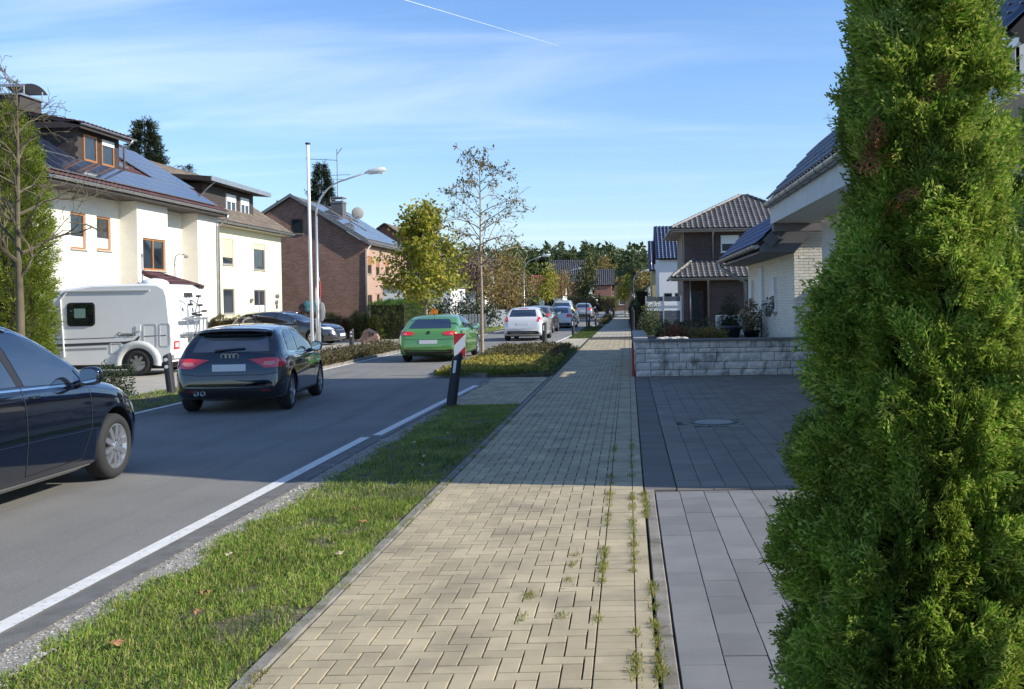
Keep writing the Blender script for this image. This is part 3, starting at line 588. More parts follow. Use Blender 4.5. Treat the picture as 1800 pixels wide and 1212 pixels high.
def panels(par,O,U,V_,rects,m=None):
    O,U,W=A3(*O),A3(*U),A3(*V_); W/=np.linalg.norm(W); Nn=np.cross(U,W); Nn=Nn if Nn[2]>0 else -Nn
    for u0,v0,w_,h in rects:
        q=B(); q.fbox(O,U,W,Nn,u0,u0+w_,v0,v0+h,.13,.165); p=q.build('solar_panel',M_alu,par); q=B(); q.fbox(O,U,W,Nn,u0+.025,u0+w_-.025,v0+.025,v0+h-.025,.166,.169); q.build('cells',M_pan,p)
        q=B()
        for k in range(1,6): q.fbox(O,U,W,Nn,u0+w_*k/6-.004,u0+w_*k/6+.004,v0+.03,v0+h-.03,.1695,.171)
        for k in range(1,3): q.fbox(O,U,W,Nn,u0+.03,u0+w_-.03,v0+h*k/3-.004,v0+h*k/3+.004,.1695,.171)
        q.build('cell_grid',mat('cell_grid',(.12,.14,.17),.4,.4),p,kind='stuff')
UY=(0,1,0); UX=(1,0,0); NX=(1,0,0); NY=(0,-1,0); NXm=(-1,0,0)
# ---------- L1 cream house
t=thing('cream_house','cream rendered house with red eaves, roof panels and orange window frames','house',(-22,34,0))
x0,xp=-20.0,-19.3; w1=[(2.91,3.94,3.88,5.2),(4.7,5.74,3.92,5.2)]; YA=33.5
wallp(t,'wall',(x0,YA,0),UY,NX,14.3,6.15,w1,M_creamR)
for u0,u1,z0,z1 in w1: win(t,(x0,YA,0),UY,NX,u0,u1,z0,z1,M_wood,bot=.3)
o1=[(.45,2.42,3.22,4.5)]
wallp(t,'bay_wall',(xp,39.9,0),UY,NX,2.65,6.15,o1,M_creamR); win(t,(xp,39.9,0),UY,NX,*o1[0],M_wood,mull=(1.43,))
wallp(t,'bay_wall',(x0,39.9,0),UX,NY,.7,6.15,[],M_creamR); wallp(t,'bay_wall',(x0,42.55,0),UX,(0,1,0),.7,6.15,[],M_creamR)
wallp(t,'bay_wall',(x0,45.5,0),UX,NY,.7,6.15,[],M_creamR); wallp(t,'bay_wall',(xp,45.5,0),UY,NX,2.3,6.15,[],M_creamR)
B().box(-30,x0-.15,YA,YA+.2,0,6.1).box(-30,x0-.15,47.6,47.8,0,6.1).box(-30,-29.8,YA,47.8,0,6.1).build('rear_wall',M_creamR,t)
ez,ex,sl_=6.1,-18.8,.637; vd=A3(-1,0,sl_); vl=np.linalg.norm(vd); lv=5.75*vl
for ya in (YA+.1,47.7): B().prism([(-30,6.1),(-19.4,6.1),(-24.55,9.35)],'y',ya-.1,ya+.1).build('gable_wall',M_creamR,t)
tile_roof(t,(ex,33.0,ez),UY,vd,[(0,0),(14.8,0),(14.8,lv),(0,lv)],M_tred,nmax=220)
tile_roof(t,(-30.3,33.0,ez),UY,A3(1,0,sl_),[(0,0),(14.8,0),(14.8,lv),(0,lv)],M_tred,nmax=0)
gutter(t,(ex+.08,33.0,ez-.0),(ex+.08,47.8,ez-.0),.09)
B().box(-20.0,ex-.02,33.0,47.8,ez-.2,ez-.17).build('soffit',M_dark,t); B().box(ex-.03,ex,33.0,47.8,ez-.2,ez-.04).build('fascia',M_dark,t)
pr=[]
for k in range(13): pr.append((.5+1.03*k,.25,1.0,1.62))
for r_ in range(2):
    for k in range(4): pr.append((10.6+1.03*k,1.92+1.66*r_,1.0,1.62))
    for k in range(4): pr.append((.3+1.03*k,1.92+1.66*r_,1.0,1.62))
for k in range(3): pr.append((11.65+1.03*k,5.75,1.0,1.62)) if False else None
panels(t,(ex,33.0,ez),UY,vd,pr)
q=B(); Nn=np.cross(A3(0,1,0),vd/vl); Nn=Nn if Nn[2]>0 else -Nn; q.fbox((ex,33,ez),UY,vd/vl,Nn,8.55,9.5,2.5,3.75,.08,.14); f=q.build('roof_window',M_greyw,t); q=B(); q.fbox((ex,33,ez),UY,vd/vl,Nn,8.63,9.42,2.58,3.67,.141,.145); q.build('pane',M_glassd,f)
# dormer
dx=-20.5; d=B(); d.box(-23.6,dx-.06,37.8,41.0,6.9,8.55); dm=d.build('dormer',M_slate,t)
q=B()
for j in range(8):
    for i in range(15): xx=-23.5+.2*i+(j%2)*.1; q.box(xx,xx+.19,37.765,37.8,7.0+.19*j,7.0+.19*j+.185)
q.build('slate_cladding',M_slate,dm,kind='stuff')
for i,(u0,u1) in enumerate(((.45,1.4),(1.75,2.7))): win(dm,(dx+.05,37.8,0),UY,NX,u0,u1,7.3,8.3,M_wood,sill=None,rec=.05,shut=.0 if i==0 else .22,shm=M_blindw)
q=B(); g=((dx,37.8,0),UY,Z,NX)
for a in ((0,.45,6.95,8.55),(1.4,1.75,6.95,8.55),(2.7,3.2,6.95,8.55),(.45,1.4,8.3,8.55),(1.75,2.7,8.3,8.55),(.45,1.4,6.95,7.3),(1.75,2.7,6.95,7.3)): q.fbox(*g,*a,-.06,0)
q.build('front_cladding',M_dark,dm)
tile_roof(dm,(dx+.4,37.4,8.56),UY,A3(-1,0,.2),[(0,0),(4.0,0),(4.0,3.3),(0,3.3)],M_tred,nmax=0)
B().box(dx+.35,dx+.4,37.4,41.4,8.38,8.54).box(-23.4,dx+.35,37.4,37.46,8.4,8.62).build('fascia',M_dark,dm); gutter(dm,(dx+.47,37.4,8.55),(dx+.47,41.45,8.55),.06)
pipe(dm,[(dx+.47,41.2,8.5),(dx+.3,41.2,8.3),(dx+.1,41.2,8.2),(dx+.1,41.2,7.1)],.045)
q=B(); q.box(-25.4,-24.4,40.9,42.4,9.2,10.35); ch=q.build('chimney',M_slate,t); B().box(-25.5,-24.3,40.8,42.5,10.35,10.42).build('chimney_cap',M_zinc,ch)
q=B(); q.tube([(-25.5+.0,41.65-.95,10.66),(-24.9,41.65-.6,10.86),(-24.9,41.65,10.93),(-24.9,41.65+.6,10.86),(-24.3,41.65+.95,10.66)],.05,6)
V=[];F=[]
for i in range(9):
    a=math.pi*(.18+.64*i/8); V+=[(-25.6,41.65+1.05*math.cos(a),10.35+.58*math.sin(a)),(-24.2,41.65+1.05*math.cos(a),10.35+.58*math.sin(a))]
F=[(2*i,2*i+1,2*i+3,2*i+2) for i in range(8)]; put('chimney_hood',V,F,M_zinc,ch)
B().tube([(-24.3,41.0,10.4),(-24.3,41.0,10.75)],.03).tube([(-24.3,42.3,10.4),(-24.3,42.3,10.75)],.03).build('hood_leg',M_zinc,ch)
pipe(t,[(ex+.08,47.5,6.0),(ex+.05,47.5,5.8),(-19.2,47.55,5.45),(-19.2,47.55,.0)],.06)
# porch with little red roof in front of L1
p=thing('porch','small porch with a dark red tiled roof under the orange bay window','porch',(-18.3,39.2,0))
tile_roof(p,(-17.3,38.7,2.5),UY,A3(-1,0,.42),[(0,0),(2.6,0),(1.4,1.3),(.0,1.3)],M_tred,nmax=60)
B().box(-18.9,-17.5,38.75,41.2,0,2.45).build('wall',M_creamR,p); B().tube([(-17.3,38.7,2.53),(-18.55,38.7,3.05)],.06).build('ridge_tile',M_tred,p); B().tube([(-17.3,41.3,2.53),(-18.5,40.1,3.03)],.06).build('ridge_tile',M_tred,p)
t2=thing('wall_lamp','thin curved wall lamp on the cream house facade','lamp',(-19.95,44.6,0)); B().tube([(-19.9,44.5,2.6),(-19.9,44.5,3.7),(-19.85,44.5,3.95),(-19.7,44.55,4.05),(-19.5,44.6,4.0)],.025).build('arm',M_greyw,t2); B().lathe([(0,.06),(.05,.05),(.1,-.06),(.08,-.07)],(-19.45,44.62,3.93),n=10).build('lamp_shade',M_greyw,t2)
# ---------- L2 pale yellow house
t=thing('yellow_house','pale yellow house with a wide brown dormer beside the cream house','house',(-21,54,0))
yx,yy=-20.8,47.9; ops=[(4.1,5.55,3.87,5.2),(8.45,10.2,3.72,5.2),(4.1,5.6,1.3,2.62),(8.4,10.2,1.15,2.6)]
wallp(t,'wall',(yx,yy,0),UY,NX,12.9,5.95,ops,M_yelR)
for i,o in enumerate(ops): win(t,(yx,yy,0),UY,NX,*o,M_greyw,mull=((o[0]+o[1])/2,) if i==3 else (),shut=(.72,.22,0,0)[i],bot=(0,0,0,.35)[i])
wallp(t,'gable_wall',(-30,yy+12.9,0),UX,(0,1,0),9.2,5.95,[],M_yelR,gable=[(4.6,9.1)]); B().box(-30,-21,yy,yy+.2,0,5.9).box(-30,-29.8,yy,yy+12.9,0,5.9).build('rear_wall',M_yelR,t)
vd=A3(-1,0,.67); vl=np.linalg.norm(vd); lv=5.2*vl
tile_roof(t,(-20.2,yy,5.98),UY,vd,[(0,0),(13.2,0),(13.2,lv),(0,lv)],M_tbr,nmax=200); tile_roof(t,(-30.6,yy,5.98),UY,A3(1,0,.67),[(0,0),(13.2,0),(13.2,lv),(0,lv)],M_tbr,nmax=0)
gutter(t,(-20.12,yy,5.96),(-20.12,yy+13.2,5.96),.085); B().box(-20.8,-20.25,yy,yy+13.2,5.82,5.86).build('soffit',M_sill,t)
q=B(); q.box(-25,-21.56,51.4,58.3,6.2,8.0); dm=q.build('dormer',M_dark,t); dO=(-21.45,51.4,0)
for u0,u1 in ((2.9,4.2),(4.9,6.1)): win(dm,dO,UY,NX,u0,u1,6.62,7.75,M_white,sill=None,rec=.05,shut=.36,shm=M_blindw,mull=((u0+u1)/2,))
q=B(); g=((-21.5,51.4,0),UY,Z,NX)
for a in ((0,2.9,6.2,8.0),(4.2,4.9,6.2,8.0),(6.1,6.9,6.2,8.0),(2.9,4.2,7.75,8),(4.9,6.1,7.75,8),(2.9,4.2,6.2,6.62),(4.9,6.1,6.2,6.62)): q.fbox(*g,*a,-.06,0)
q.build('front_cladding',M_dark,dm)
q=B()
for j in range(8):
    for i in range(16): xx=-24.9+.2*i+(j%2)*.1; q.box(xx,xx+.19,51.365,51.4,6.4+.19*j,6.585+.19*j)
q.build('slate_cladding',M_slate,dm,kind='stuff')
B().prism([(-25.6,8.35),(-20.75,8.0),(-20.75,8.22),(-25.6,8.6)],'y',50.6,59.0).build('dormer_roof',M_dark,dm); B().box(-20.75,-20.7,50.6,59,8.0,8.24).build('fascia',M_zinc,dm)
pipe(dm,[(-20.8,51.2,8),(-21.2,51.25,7.7),(-21.5,51.3,7.4),(-21.5,51.3,6.6)],.04)
for yq,zq,s in ((53.9+1.9,2.0,.32),(59.9,1.95,.45)):
    t3=thing('wall_ornament',('small dark flower ornament on the yellow wall between the lower windows','tall dark flower ornament on the yellow wall near its right corner')[yq>57],'ornament',(-20.75,yq,zq)); q=B()
    for k in range(5): q.ball((-20.74,yq+random.uniform(-.5,.5)*s,zq+random.uniform(-.5,.5)*s*(1.8 if yq>57 else 1)),s*.3,8,5,(.25,1,1))
    q.build('blossom',mat('ornament_metal',(.12,.115,.10),.6),t3)
t3=thing('wall_ornament','red boot shaped ornament on the left of the yellow wall','ornament',(-20.72,50.6,1.9)); q=B(); q.box(-20.77,-20.72,50.3,50.5,1.9,2.7).box(-20.77,-20.72,50.75,50.95,1.8,2.7).box(-20.77,-20.72,50.3,50.95,2.5,2.72); q.build('panel',mat('red_cloth',(.45,.07,.05),.8),t3)
pipe(t,[(-20.1,48.2,5.9),(-20.4,48.1,5.5),(-20.7,48.05,5.2),(-20.7,48.05,0)],.07); pipe(t,[(-20.72,49.0,5.7),(-20.72,49.0,0)],.05)
# ---------- L3 brown brick house
t=thing('brick_house','brown brick gable house with roof panels, chimney and dish','house',(-21,75,0)); gx,gy=-18.4,71.0
ops=[(6.0,6.85,6.7,7.75)]
wallp(t,'gable_wall',(-28.6,gy,0),UX,NY,10.2,6.0,[(3.55,4.2,3.2,4.7),(3.55,4.2,.8,2.3)],M_brk); 
wallp(t,'gable_wall',(-28.6,gy,6.0),UX,NY,10.2,.0001,[],M_brk)
# gable with attic window: built around the opening
V=[(-28.6,6),(-18.4,6),(-23.5,9.25)]; wx0,wx1,wz0,wz1=-23.55,-22.72,6.7,7.75
q=B(); P=lambda x,z:(x,gy,z)
q.add([P(-28.6,6),P(-18.4,6),P(wx1,wz0),P(wx0,wz0)],[(0,1,2,3)]); q.add([P(-18.4,6),P(-23.5,9.25),P(wx1,wz1),P(wx1,wz0)],[(0,1,2,3)]); q.add([P(-23.5,9.25),P(wx0,wz1),P(wx1,wz1)],[(0,1,2)]); q.add([P(-23.5,9.25),P(-28.6,6),P(wx0,wz0),P(wx0,wz1)],[(0,1,2,3)]); q.build('gable_wall',M_brk,t)
win(t,(wx0,gy,0),UX,NY,0,wx1-wx0,wz0,wz1,M_dkwood,rec=.08)
for z0,z1 in ((3.2,4.7),(.8,2.3)): win(t,(-28.6,gy,0),UX,NY,3.55,4.2,z0,z1,M_dkwood)
ops=[(.35,1.75,3.85,5.1),(3.0,4.0,3.8,5.0),(5.85,7.0,4.0,5.05),(.35,1.75,.1,2.35),(3.1,3.9,1.4,2.4),(5.5,6.8,1.1,2.35)]
wallp(t,'front_wall',(gx,gy,0),UY,NX,13.5,5.95,ops,M_brkf)
for i,o in enumerate(ops): win(t,(gx,gy,0),UY,NX,*o,M_dkwood if i!=5 else M_white,mull=((o[0]+o[1])/2,) if o[1]-o[0]>1.1 else (),name='door' if i==3 else 'window',shut=.5 if i in (0,1,2) else 0,shm=M_wood)
B().box(-28.6,-28.4,gy,gy+13.5,0,6).box(-28.6,gx,gy+13.3,gy+13.5,0,6).build('rear_wall',M_brk,t)
vd=A3(-1,0,.635); vl=np.linalg.norm(vd); lv=5.3*vl
tile_roof(t,(-18.1,gy-.25,5.95),UY,vd,[(0,0),(14,0),(14,lv),(0,lv)],M_tgr,nmax=60); tile_roof(t,(-28.9,gy-.25,5.95),UY,A3(1,0,.635),[(0,0),(14,0),(14,lv),(0,lv)],M_tgr,nmax=0)
q=B(); q.prism([(-18.05,5.85),(-23.5,9.28),(-23.5,9.5),(-18.05,6.1)],'y',gy-.3,gy-.24); q.prism([(-28.95,5.85),(-28.95,6.1),(-23.5,9.5),(-23.5,9.28)],'y',gy-.3,gy-.24); q.build('verge_board',M_greyw,t)
gutter(t,(-18.0,gy-.25,5.93),(-18.0,gy+13.7,5.93),.09); pipe(t,[(-18.05,gy+.2,5.85),(-18.3,gy-.03,5.4),(-18.32,gy-.05,0)],.06,M_sill)
panels(t,(-18.1,gy-.25,5.95),UY,vd,[(.7+1.03*k,.5+1.68*r,1.0,1.62) for r in range(3) for k in range(12) if not (4<k<9 and r==1 and k%4==1) and not(r==2 and 3<k<9)])
q=B(); q.box(-22.6,-21.7,77.3,78.3,7.2,9.6); ch=q.build('chimney',mat('grey_chimney_cladding',(.10,.10,.105),.7,var=(5,.2)),t); B().box(-22.65,-21.65,77.25,78.35,9.45,9.55).box(-22.65,-21.65,77.25,78.35,9.82,9.9).tube([(-22.6,77.3,9.5),(-22.6,77.3,9.85)],.05,4).tube([(-21.7,77.3,9.5),(-21.7,77.3,9.85)],.05,4).build('chimney_cap',M_greyw,ch)
B().box(-25.6,-24.6,74.0,75.2,8.3,9.35).build('chimney',M_dark,t)
dsh=B(); V=[];F=[]; c=A3(-20.9,78.6,8.75); 
dsh.lathe([(0,-.12),(.2,-.10),(.38,-.05),(.47,0)],(0,0,0),'y',18); DV=[tuple(Matrix.Rotation(.5,3,'Z')@Vector(v)+Vector(c)) for v in dsh.v]; d_=put('satellite_dish',DV,dsh.f,mat('dish_grey',(.22,.215,.20),.7),t); B().tube([c,(-21.2,78.3,8.3),(-21.7,78,8.4)],.04).tube([c+A3(0,0,-.3),c+A3(.25,-.45,-.25)],.02).build('dish_arm',M_greyw,d_)
q=B(); q.tube([(-22.2,77.8,9.8),(-22.2,77.8,13.6)],.03,5).tube([(-24.6,77.8,12.9),(-22.2,77.8,12.75)],.02,4).tube([(-22.8,77.8,11.6),(-21.2,77.8,11.65)],.02,4).tube([(-22.6,77.4,11.3),(-21.6,78.2,11.3)],.02,4).tube([(-22.2,77.8,13.2),(-21.8,77.8,13.7)],.03,4)
for k in range(10): x=-24.5+.22*k; q.tube([(x,77.6,12.9-.006*k),(x,78.0,12.9-.006*k)],.012,3)
q.build('tv_antenna',M_greyw,t)
t3=thing('wall_ornament','turquoise butterfly ornament on the brown brick gable','ornament',(-22.3,70.95,1.5)); q=B()
for s in (-1,1): q.ball((-22.3+s*.25,70.94,1.75),.22,8,5,(1,.12,1.2)); q.ball((-22.3+s*.2,70.94,1.4),.17,8,5,(1,.12,1.1))
q.build('wing',mat('turquoise_glaze',(.10,.28,.30),.4),t3)
# ---------- right: house A (navy roof, long eave)
t=thing('navy_roof_house','near house with a glossy navy tiled roof behind the tall evergreen','house',(6,9,0)); gx=3.3
vd=A3(1,0,1.06); vl=np.linalg.norm(vd); lv=5.6*vl
tile_roof(t,(gx+.02,8.7,3.98),UY,vd,[(0,0),(12.0,0),(12.0,lv),(0,lv)],M_tnavy,nmax=200,thick=.16)
tile_roof(t,(gx+.02,20.7,3.98),UY,vd,[(0,0),(3.15,0),(3.15,1.1*vl),(0,1.1*vl)],M_tnavy,nmax=60,thick=.16,name='canopy_tile')
tile_roof(t,(14.5,8.7,3.98),UY,A3(-1,0,1.06),[(0,0),(12.0,0),(12.0,lv),(0,lv)],M_tnavy,nmax=0,thick=.16)
gutter(t,(gx-.02,8.68,3.93),(gx-.02,23.86,3.93),.095)
B().box(gx+.06,gx+.09,8.72,23.82,3.45,3.86).build('fascia',mat('pale_fascia',(.55,.55,.52),.7,var=(5,.1)),t)
B().box(4.4,4.5,20.52,22.95,0,3.44).build('sun_block_panel',mat('pale_fascia',(.55,.55,.52)),t); q=B(); k=0  # panel added under the canopy to keep the sun off the garden wall
for k in range(8): q.box(gx+.09+.115*k,gx+.2+.115*k,8.72,23.82,3.46,3.485)
q.build('soffit_boards',mat('white_soffit',(.66,.62,.52),.7),t); B().box(gx+.1,5.0,23.6,23.8,3.28,3.45).build('beam',mat('grey_beam',(.22,.20,.19),.7),t)
wallp(t,'wall',(4.25,20.5,0),(0,-1,0),NXm,11.9,4.9,[(3,5.4,0,2.2)],M_wbrk); win(t,(4.25,20.5,0),(0,-1,0),NXm,3,5.4,0,2.2,M_white,name='garage_door',glass=M_white,sill=None)
V=[(4.25,8.6,0),(13.6,8.6,0),(13.6,8.6,4.7),(8.9,8.6,9.6),(4.25,8.6,4.75)]; put('gable_wall',V,[(0,1,2,3,4)],M_wbrk,t); V=[(a,20.5,c) for a,b,c in V]; put('gable_wall',V,[(4,3,2,1,0)],M_wbrk,t)
wallp(t,'wall',(13.6,8.6,0),UY,NX,11.9,4.0,[],M_wbrk)
B().prism([(3.35,3.48),(4.4,3.48),(8.9,9.3),(8.9,9.85),(3.35,3.95)],'y',8.72,8.78).build('verge_board',mat('pale_fascia',(.55,.55,.52)),t)
B().box(7.2,12.5,21.6,23.9,0,3.0).build('garage',M_wbrk,t) if False else None
g=thing('garage','flat roofed white garage beside the navy roofed house','garage',(9.5,22.5,0)); B().box(7.2,12.5,21.9,23.9,0,3.4).build('wall',M_wbrk,g); B().box(7.1,12.6,21.8,24,3.4,3.55).build('roof',M_greyw,g)  # unseen block, added to cast shade low on the white brick gable
# ---------- right: house B (white brick)
t=thing('white_brick_house','white painted brick house with a steep blue roof behind the stone wall','house',(6,24,0)); cx,cy=3.97,24.2
B().box(cx+.03,12,cy+.03,33.6,0,3.75).build('core',M_wjoint,t); B().box(3.85,12.3,23.95,33.85,3.74,3.86).build('flat_roof',M_greyw,t)
me=None; n=0; bl,bh=.24,.0715
q=B(); q.box(0,bl-.008,0,.03,0,bh-.008); meb=npmesh('brick',np.array(q.v),q.f,M_wbrk)
qs=B()
for j in range(47):
    z=.3+j*(bh+.0); x=cx-.001-(j%2)*.12
    while x<5.75:
        a,b=max(x,cx),min(x+bl,5.75)
        if b-a>.06:
            if n<300 and x>=cx and z>.75: o=link('brick',meb,t,tuple(A3(x,cy-.001+random.uniform(-.004,.004),z)-ORG[t.name])); n+=1
            else: qs.box(a,b-.008,cy-.001,cy+.03,z,z+bh-.008)
        x+=bl
for j in range(45):
    z=.3+j*bh; y=cy+(j%2)*.12+.031; ops_=[(27.1-.0,27.85,1.35,2.3),(29.6,30.4,.4,2.62),(32.1,32.8,1.3,2.25)]
    while y<33.5:
        a,b=y,min(y+bl,33.55)
        if not any(o[0]<b and a<o[1] and o[2]-.03<z+bh/2<o[3]+.03 for o in ops_): qs.box(cx,cx+.03,a,b-.008,z,z+bh-.008)
        else:
            for o in ops_:
                if o[0]<b and a<o[1] and o[2]-.03<z+bh/2<o[3]+.03:
                    if a<o[0]-.03: qs.box(cx,cx+.03,a,o[0],z,z+bh-.008)
                    if b>o[1]+.03: qs.box(cx,cx+.03,o[1],b-.008,z,z+bh-.008)
        y+=bl
qs.build('brick',M_wbrk,t,kind='stuff')
for o in ops_: win(t,(cx+.0,o[1],0),(0,-1,0),NXm,0,o[1]-o[0],o[2],o[3],M_white,rec=-.0,fw=.06,sill=M_sill,shut=.55,shm=M_blindw)
vd=A3(1,0,1.0); vl=2**.5
tile_roof(t,(3.1,23.95,3.02),UY,vd,[(0,0),(9.9,0),(9.9,.95*vl),(0,.95*vl)],M_tblue,nmax=220,thick=.2,flat=True,tl=.26)
gutter(t,(3.04,24.0,2.98),(3.04,33.9,2.98),.085)
B().box(3.14,3.97,24.0,33.8,2.80,2.84).prism([(3.14,2.8),(3.95,2.8),(4.3,3.2),(4.3,3.8),(3.95,3.75),(3.14,2.95)],'y',23.93,24.17).build('soffit',mat('grey_soffit',(.15,.15,.155),.6),t)
q=B()
for k in range(4): q.fbox((3.25+.24*k,23.86,3.02+.24*k),(.7071,0,.7071),(-.7071,0,.7071),(0,-1,0),0,.3,-.16,.1,-.02,.05)
q.build('verge_tile',mat('grey_verge_tile',(.13,.13,.135),.45),t)
pipe(t,[(3.04,33.5,2.95),(3.04,33.5,2.75),(3.5,33.3,2.45),(3.85,33.3,2.25),(3.88,33.3,.1)],.06)
# ---------- right: dark clinker house C
t=thing('clinker_house','dark brown clinker brick house with grey hipped roofs','house',(6,58,0))
ops=[(2.05,3.1,4.3,5.25)]; wallp(t,'wall',(3.15,56.6,0),UX,NY,7.5,5.6,ops,M_brkd); win(t,(3.15,56.6,0),UX,NY,*ops[0],M_white,shut=.5,shm=M_blindw)
ops=[(1.2,2.2,3.9,5.3)]; wallp(t,'wall',(3.15,64.6,0),(0,-1,0),NXm,8,5.6,[(6.2,7.2,3.9,5.3)],mat('taupe_render',(.30,.25,.20),.9)); win(t,(3.15,64.6,0),(0,-1,0),NXm,6.2,7.2,3.9,5.3,M_dkwood)
B().box(3.3,10.6,64.4,64.6,0,5.6).box(10.4,10.65,56.7,64.6,0,5.6).build('rear_wall',M_brkd,t)
def hip(par,x0,x1,y0,y1,z,rx0,rx1,ry,rz,m,nmax=150):
    P=[A3(x0,y0,z),A3(x1,y0,z),A3(x1,y1,z),A3(x0,y1,z),A3(rx0,ry,rz),A3(rx1,ry,rz)]
    for a,b,top in ((0,1,(5,4)),(3,0,(4,)),(2,3,(4,5)),(1,2,(5,))):
        O=P[a]; U=P[b]-P[a]; L=np.linalg.norm(U); U/=L; tp=[P[k]-O for k in top]; tp0=tp[0]; W=tp0-U*tp0.dot(U); W/=np.linalg.norm(W); poly=[(0,0),(L,0)]+[(v.dot(U),v.dot(W)) for v in tp]; tile_roof(par,O,U,W,poly,m,nmax=nmax if (a,b) in ((0,1),(3,0)) else 0,thick=.12)
    q=B()
    for a,b in ((0,4),(3,4),(1,5),(2,5),(4,5)):
        d=P[b]-P[a]; L=np.linalg.norm(d); n=max(1,int(L/.33))
        for k in range(n): q.tube([P[a]+d*(k/n)+Z*.07,P[a]+d*((k+1.1)/n)+Z*.1],[.085,.105],6)
    q.build('hip_tile',m,par,kind='stuff')
    q=B(); q.box(x0+.02,x1-.02,y0+.02,y1-.02,z-.16,z-.1); q.build('soffit',M_sill,par); gutter(par,(x0-.05,y0-.06,z-.02),(x1,y0-.06,z-.02),.08); gutter(par,(x0-.06,y1,z-.02),(x0-.06,y0,z-.02),.08)
hip(t,2.45,11.2,55.9,65.2,5.6,6.7,7.2,60.5,7.75,M_tgr)
pipe(t,[(4.75,55.9,5.5),(4.75,56.5,5.1),(4.75,56.54,3.4)],.05)
lb=t; wallp(t,'lower_wall',(4.4,55.0,0),UX,NY,4.5,2.8,[],M_brkd); B().box(4.4,4.55,55.02,56.6,0,2.8).build('lower_side_wall',mat('taupe_render',(.30,.25,.20)),t)
B().box(3.0,3.3,55.0,55.3,0,2.75).build('porch_pier',M_brkd,t); pipe(t,[(4.3,54.5,2.8),(4.3,54.55,2.6),(4.34,54.97,2.3),(4.34,54.97,0)],.045); pipe(t,[(3.36,54.95,2.7),(3.36,54.95,0)],.04)
P0=[(2.35,54.4,2.86),(9.0,54.4,2.86)]
W=A3(0,2.2,.95); wl_=np.linalg.norm(W); tile_roof(t,P0[0],UX,W,[(0,0),(6.65,0),(6.65,wl_),(1.3,wl_)],M_tgr,nmax=110)
W=A3(1.3,0,.95); wl_=np.linalg.norm(W); tile_roof(t,(2.35,58.6,2.86),(0,-1,0),W,[(0,0),(4.2,0),(2.0,wl_),(0,wl_)],M_tgr,nmax=60)
q=B(); 
for k in range(7): a=A3(2.35,54.4,2.9)+A3(1.3,2.2,.95)*k/7; q.tube([a+Z*.04,a+A3(1.3,2.2,.95)/6.4+Z*.08],[.08,.1],6)
q.build('hip_tile',M_tgr,t,kind='stuff'); gutter(t,(2.3,54.33,2.84),(9,54.33,2.84),.08); gutter(t,(2.28,58.6,2.84),(2.28,54.4,2.84),.08); B().box(2.38,8.9,54.42,56.6,2.72,2.78).build('soffit',M_sill,t)
win(t,(3.15,56.58,0),UX,NY,.35,1.05,.0,2.2,M_dkwood,rec=-.01,sill=None,name='door')
# ---------- further right: white house with navy roof, fence
t=thing('white_house','tall white house with a navy roof beyond the dark brick house','house',(5,84,0)); wn_=M_white
ops=[(.35,1.0,.3,2.2),(1.2,1.7,.4,2.2)]; wallp(t,'wall',(2.45,80,0),UX,NY,7,5.0,ops,mat('white_render',(.72,.72,.70),.9))
for o in ops: win(t,(2.45,80,0),UX,NY,*o,M_greyw)
wallp(t,'gable_wall',(2.45,90,0),(0,-1,0),NXm,10,5.0,[],mat('white_render',(.72,.72,.70)),gable=[(5,7.6)]); B().box(9.2,9.45,80.1,90,0,5).build('rear_wall',mat('white_render',(.72,.72,.70)),t)
W=A3(0,1,.56); wl_=np.linalg.norm(W)*5.2; tile_roof(t,(2.2,79.7,4.9),UX,W,[(0,0),(7.5,0),(7.5,wl_),(0,wl_)],M_tnavy,nmax=100); tile_roof(t,(2.2,90.3,4.9),UX,A3(0,-1,.56),[(0,0),(7.5,0),(7.5,wl_),(0,wl_)],M_tnavy,nmax=0)
t=thing('ochre_house','narrow ochre house with a navy roof edge behind the white house','house',(3.5,98,0)); B().box(2.3,8,97,105,0,4.6).build('wall',mat('ochre_render',(.42,.36,.16),.9),t); tile_roof(t,(2.0,96.6,4.5),UX,A3(0,1,.7),[(0,0),(6.3,0),(6.3,5.2),(0,5.2)],M_tnavy,nmax=0); win(t,(2.3,97,0),UX,NY,.6,1.4,1,2.2,M_white,rec=-.02)
t=thing('privacy_fence','grey privacy fence with a white scalloped band beside the dark brick house','fence',(1.7,50,0)); 
for k in range(3): x=.86+.86*k; B().box(x-.03,x+.03,49.96,50.04,0,1.9).build('post',M_alu,t)
for k in range(2):
    x=.9+.86*k
    for j in range(6): B().box(x,x+.79,49.99,50.01,.05+.185*j,.23+.185*j).build('fence_panel',mat('anthracite_panel',(.075,.085,.095),.5),t)
    B().box(x,x+.79,49.985,50.012,1.17,1.62).build('white_band',M_white,t); q=B()
    for i in range(8): q.ball((x+.05+.099*i,49.97,1.38),.045,6,4,(1,.2,1.6))
    q.build('scallop',mat('grey_scallop',(.35,.37,.39),.6),t,kind='stuff'); B().box(x,x+.79,49.99,50.01,1.63,1.86).build('fence_panel',mat('anthracite_panel',(.075,.085,.095)),t)
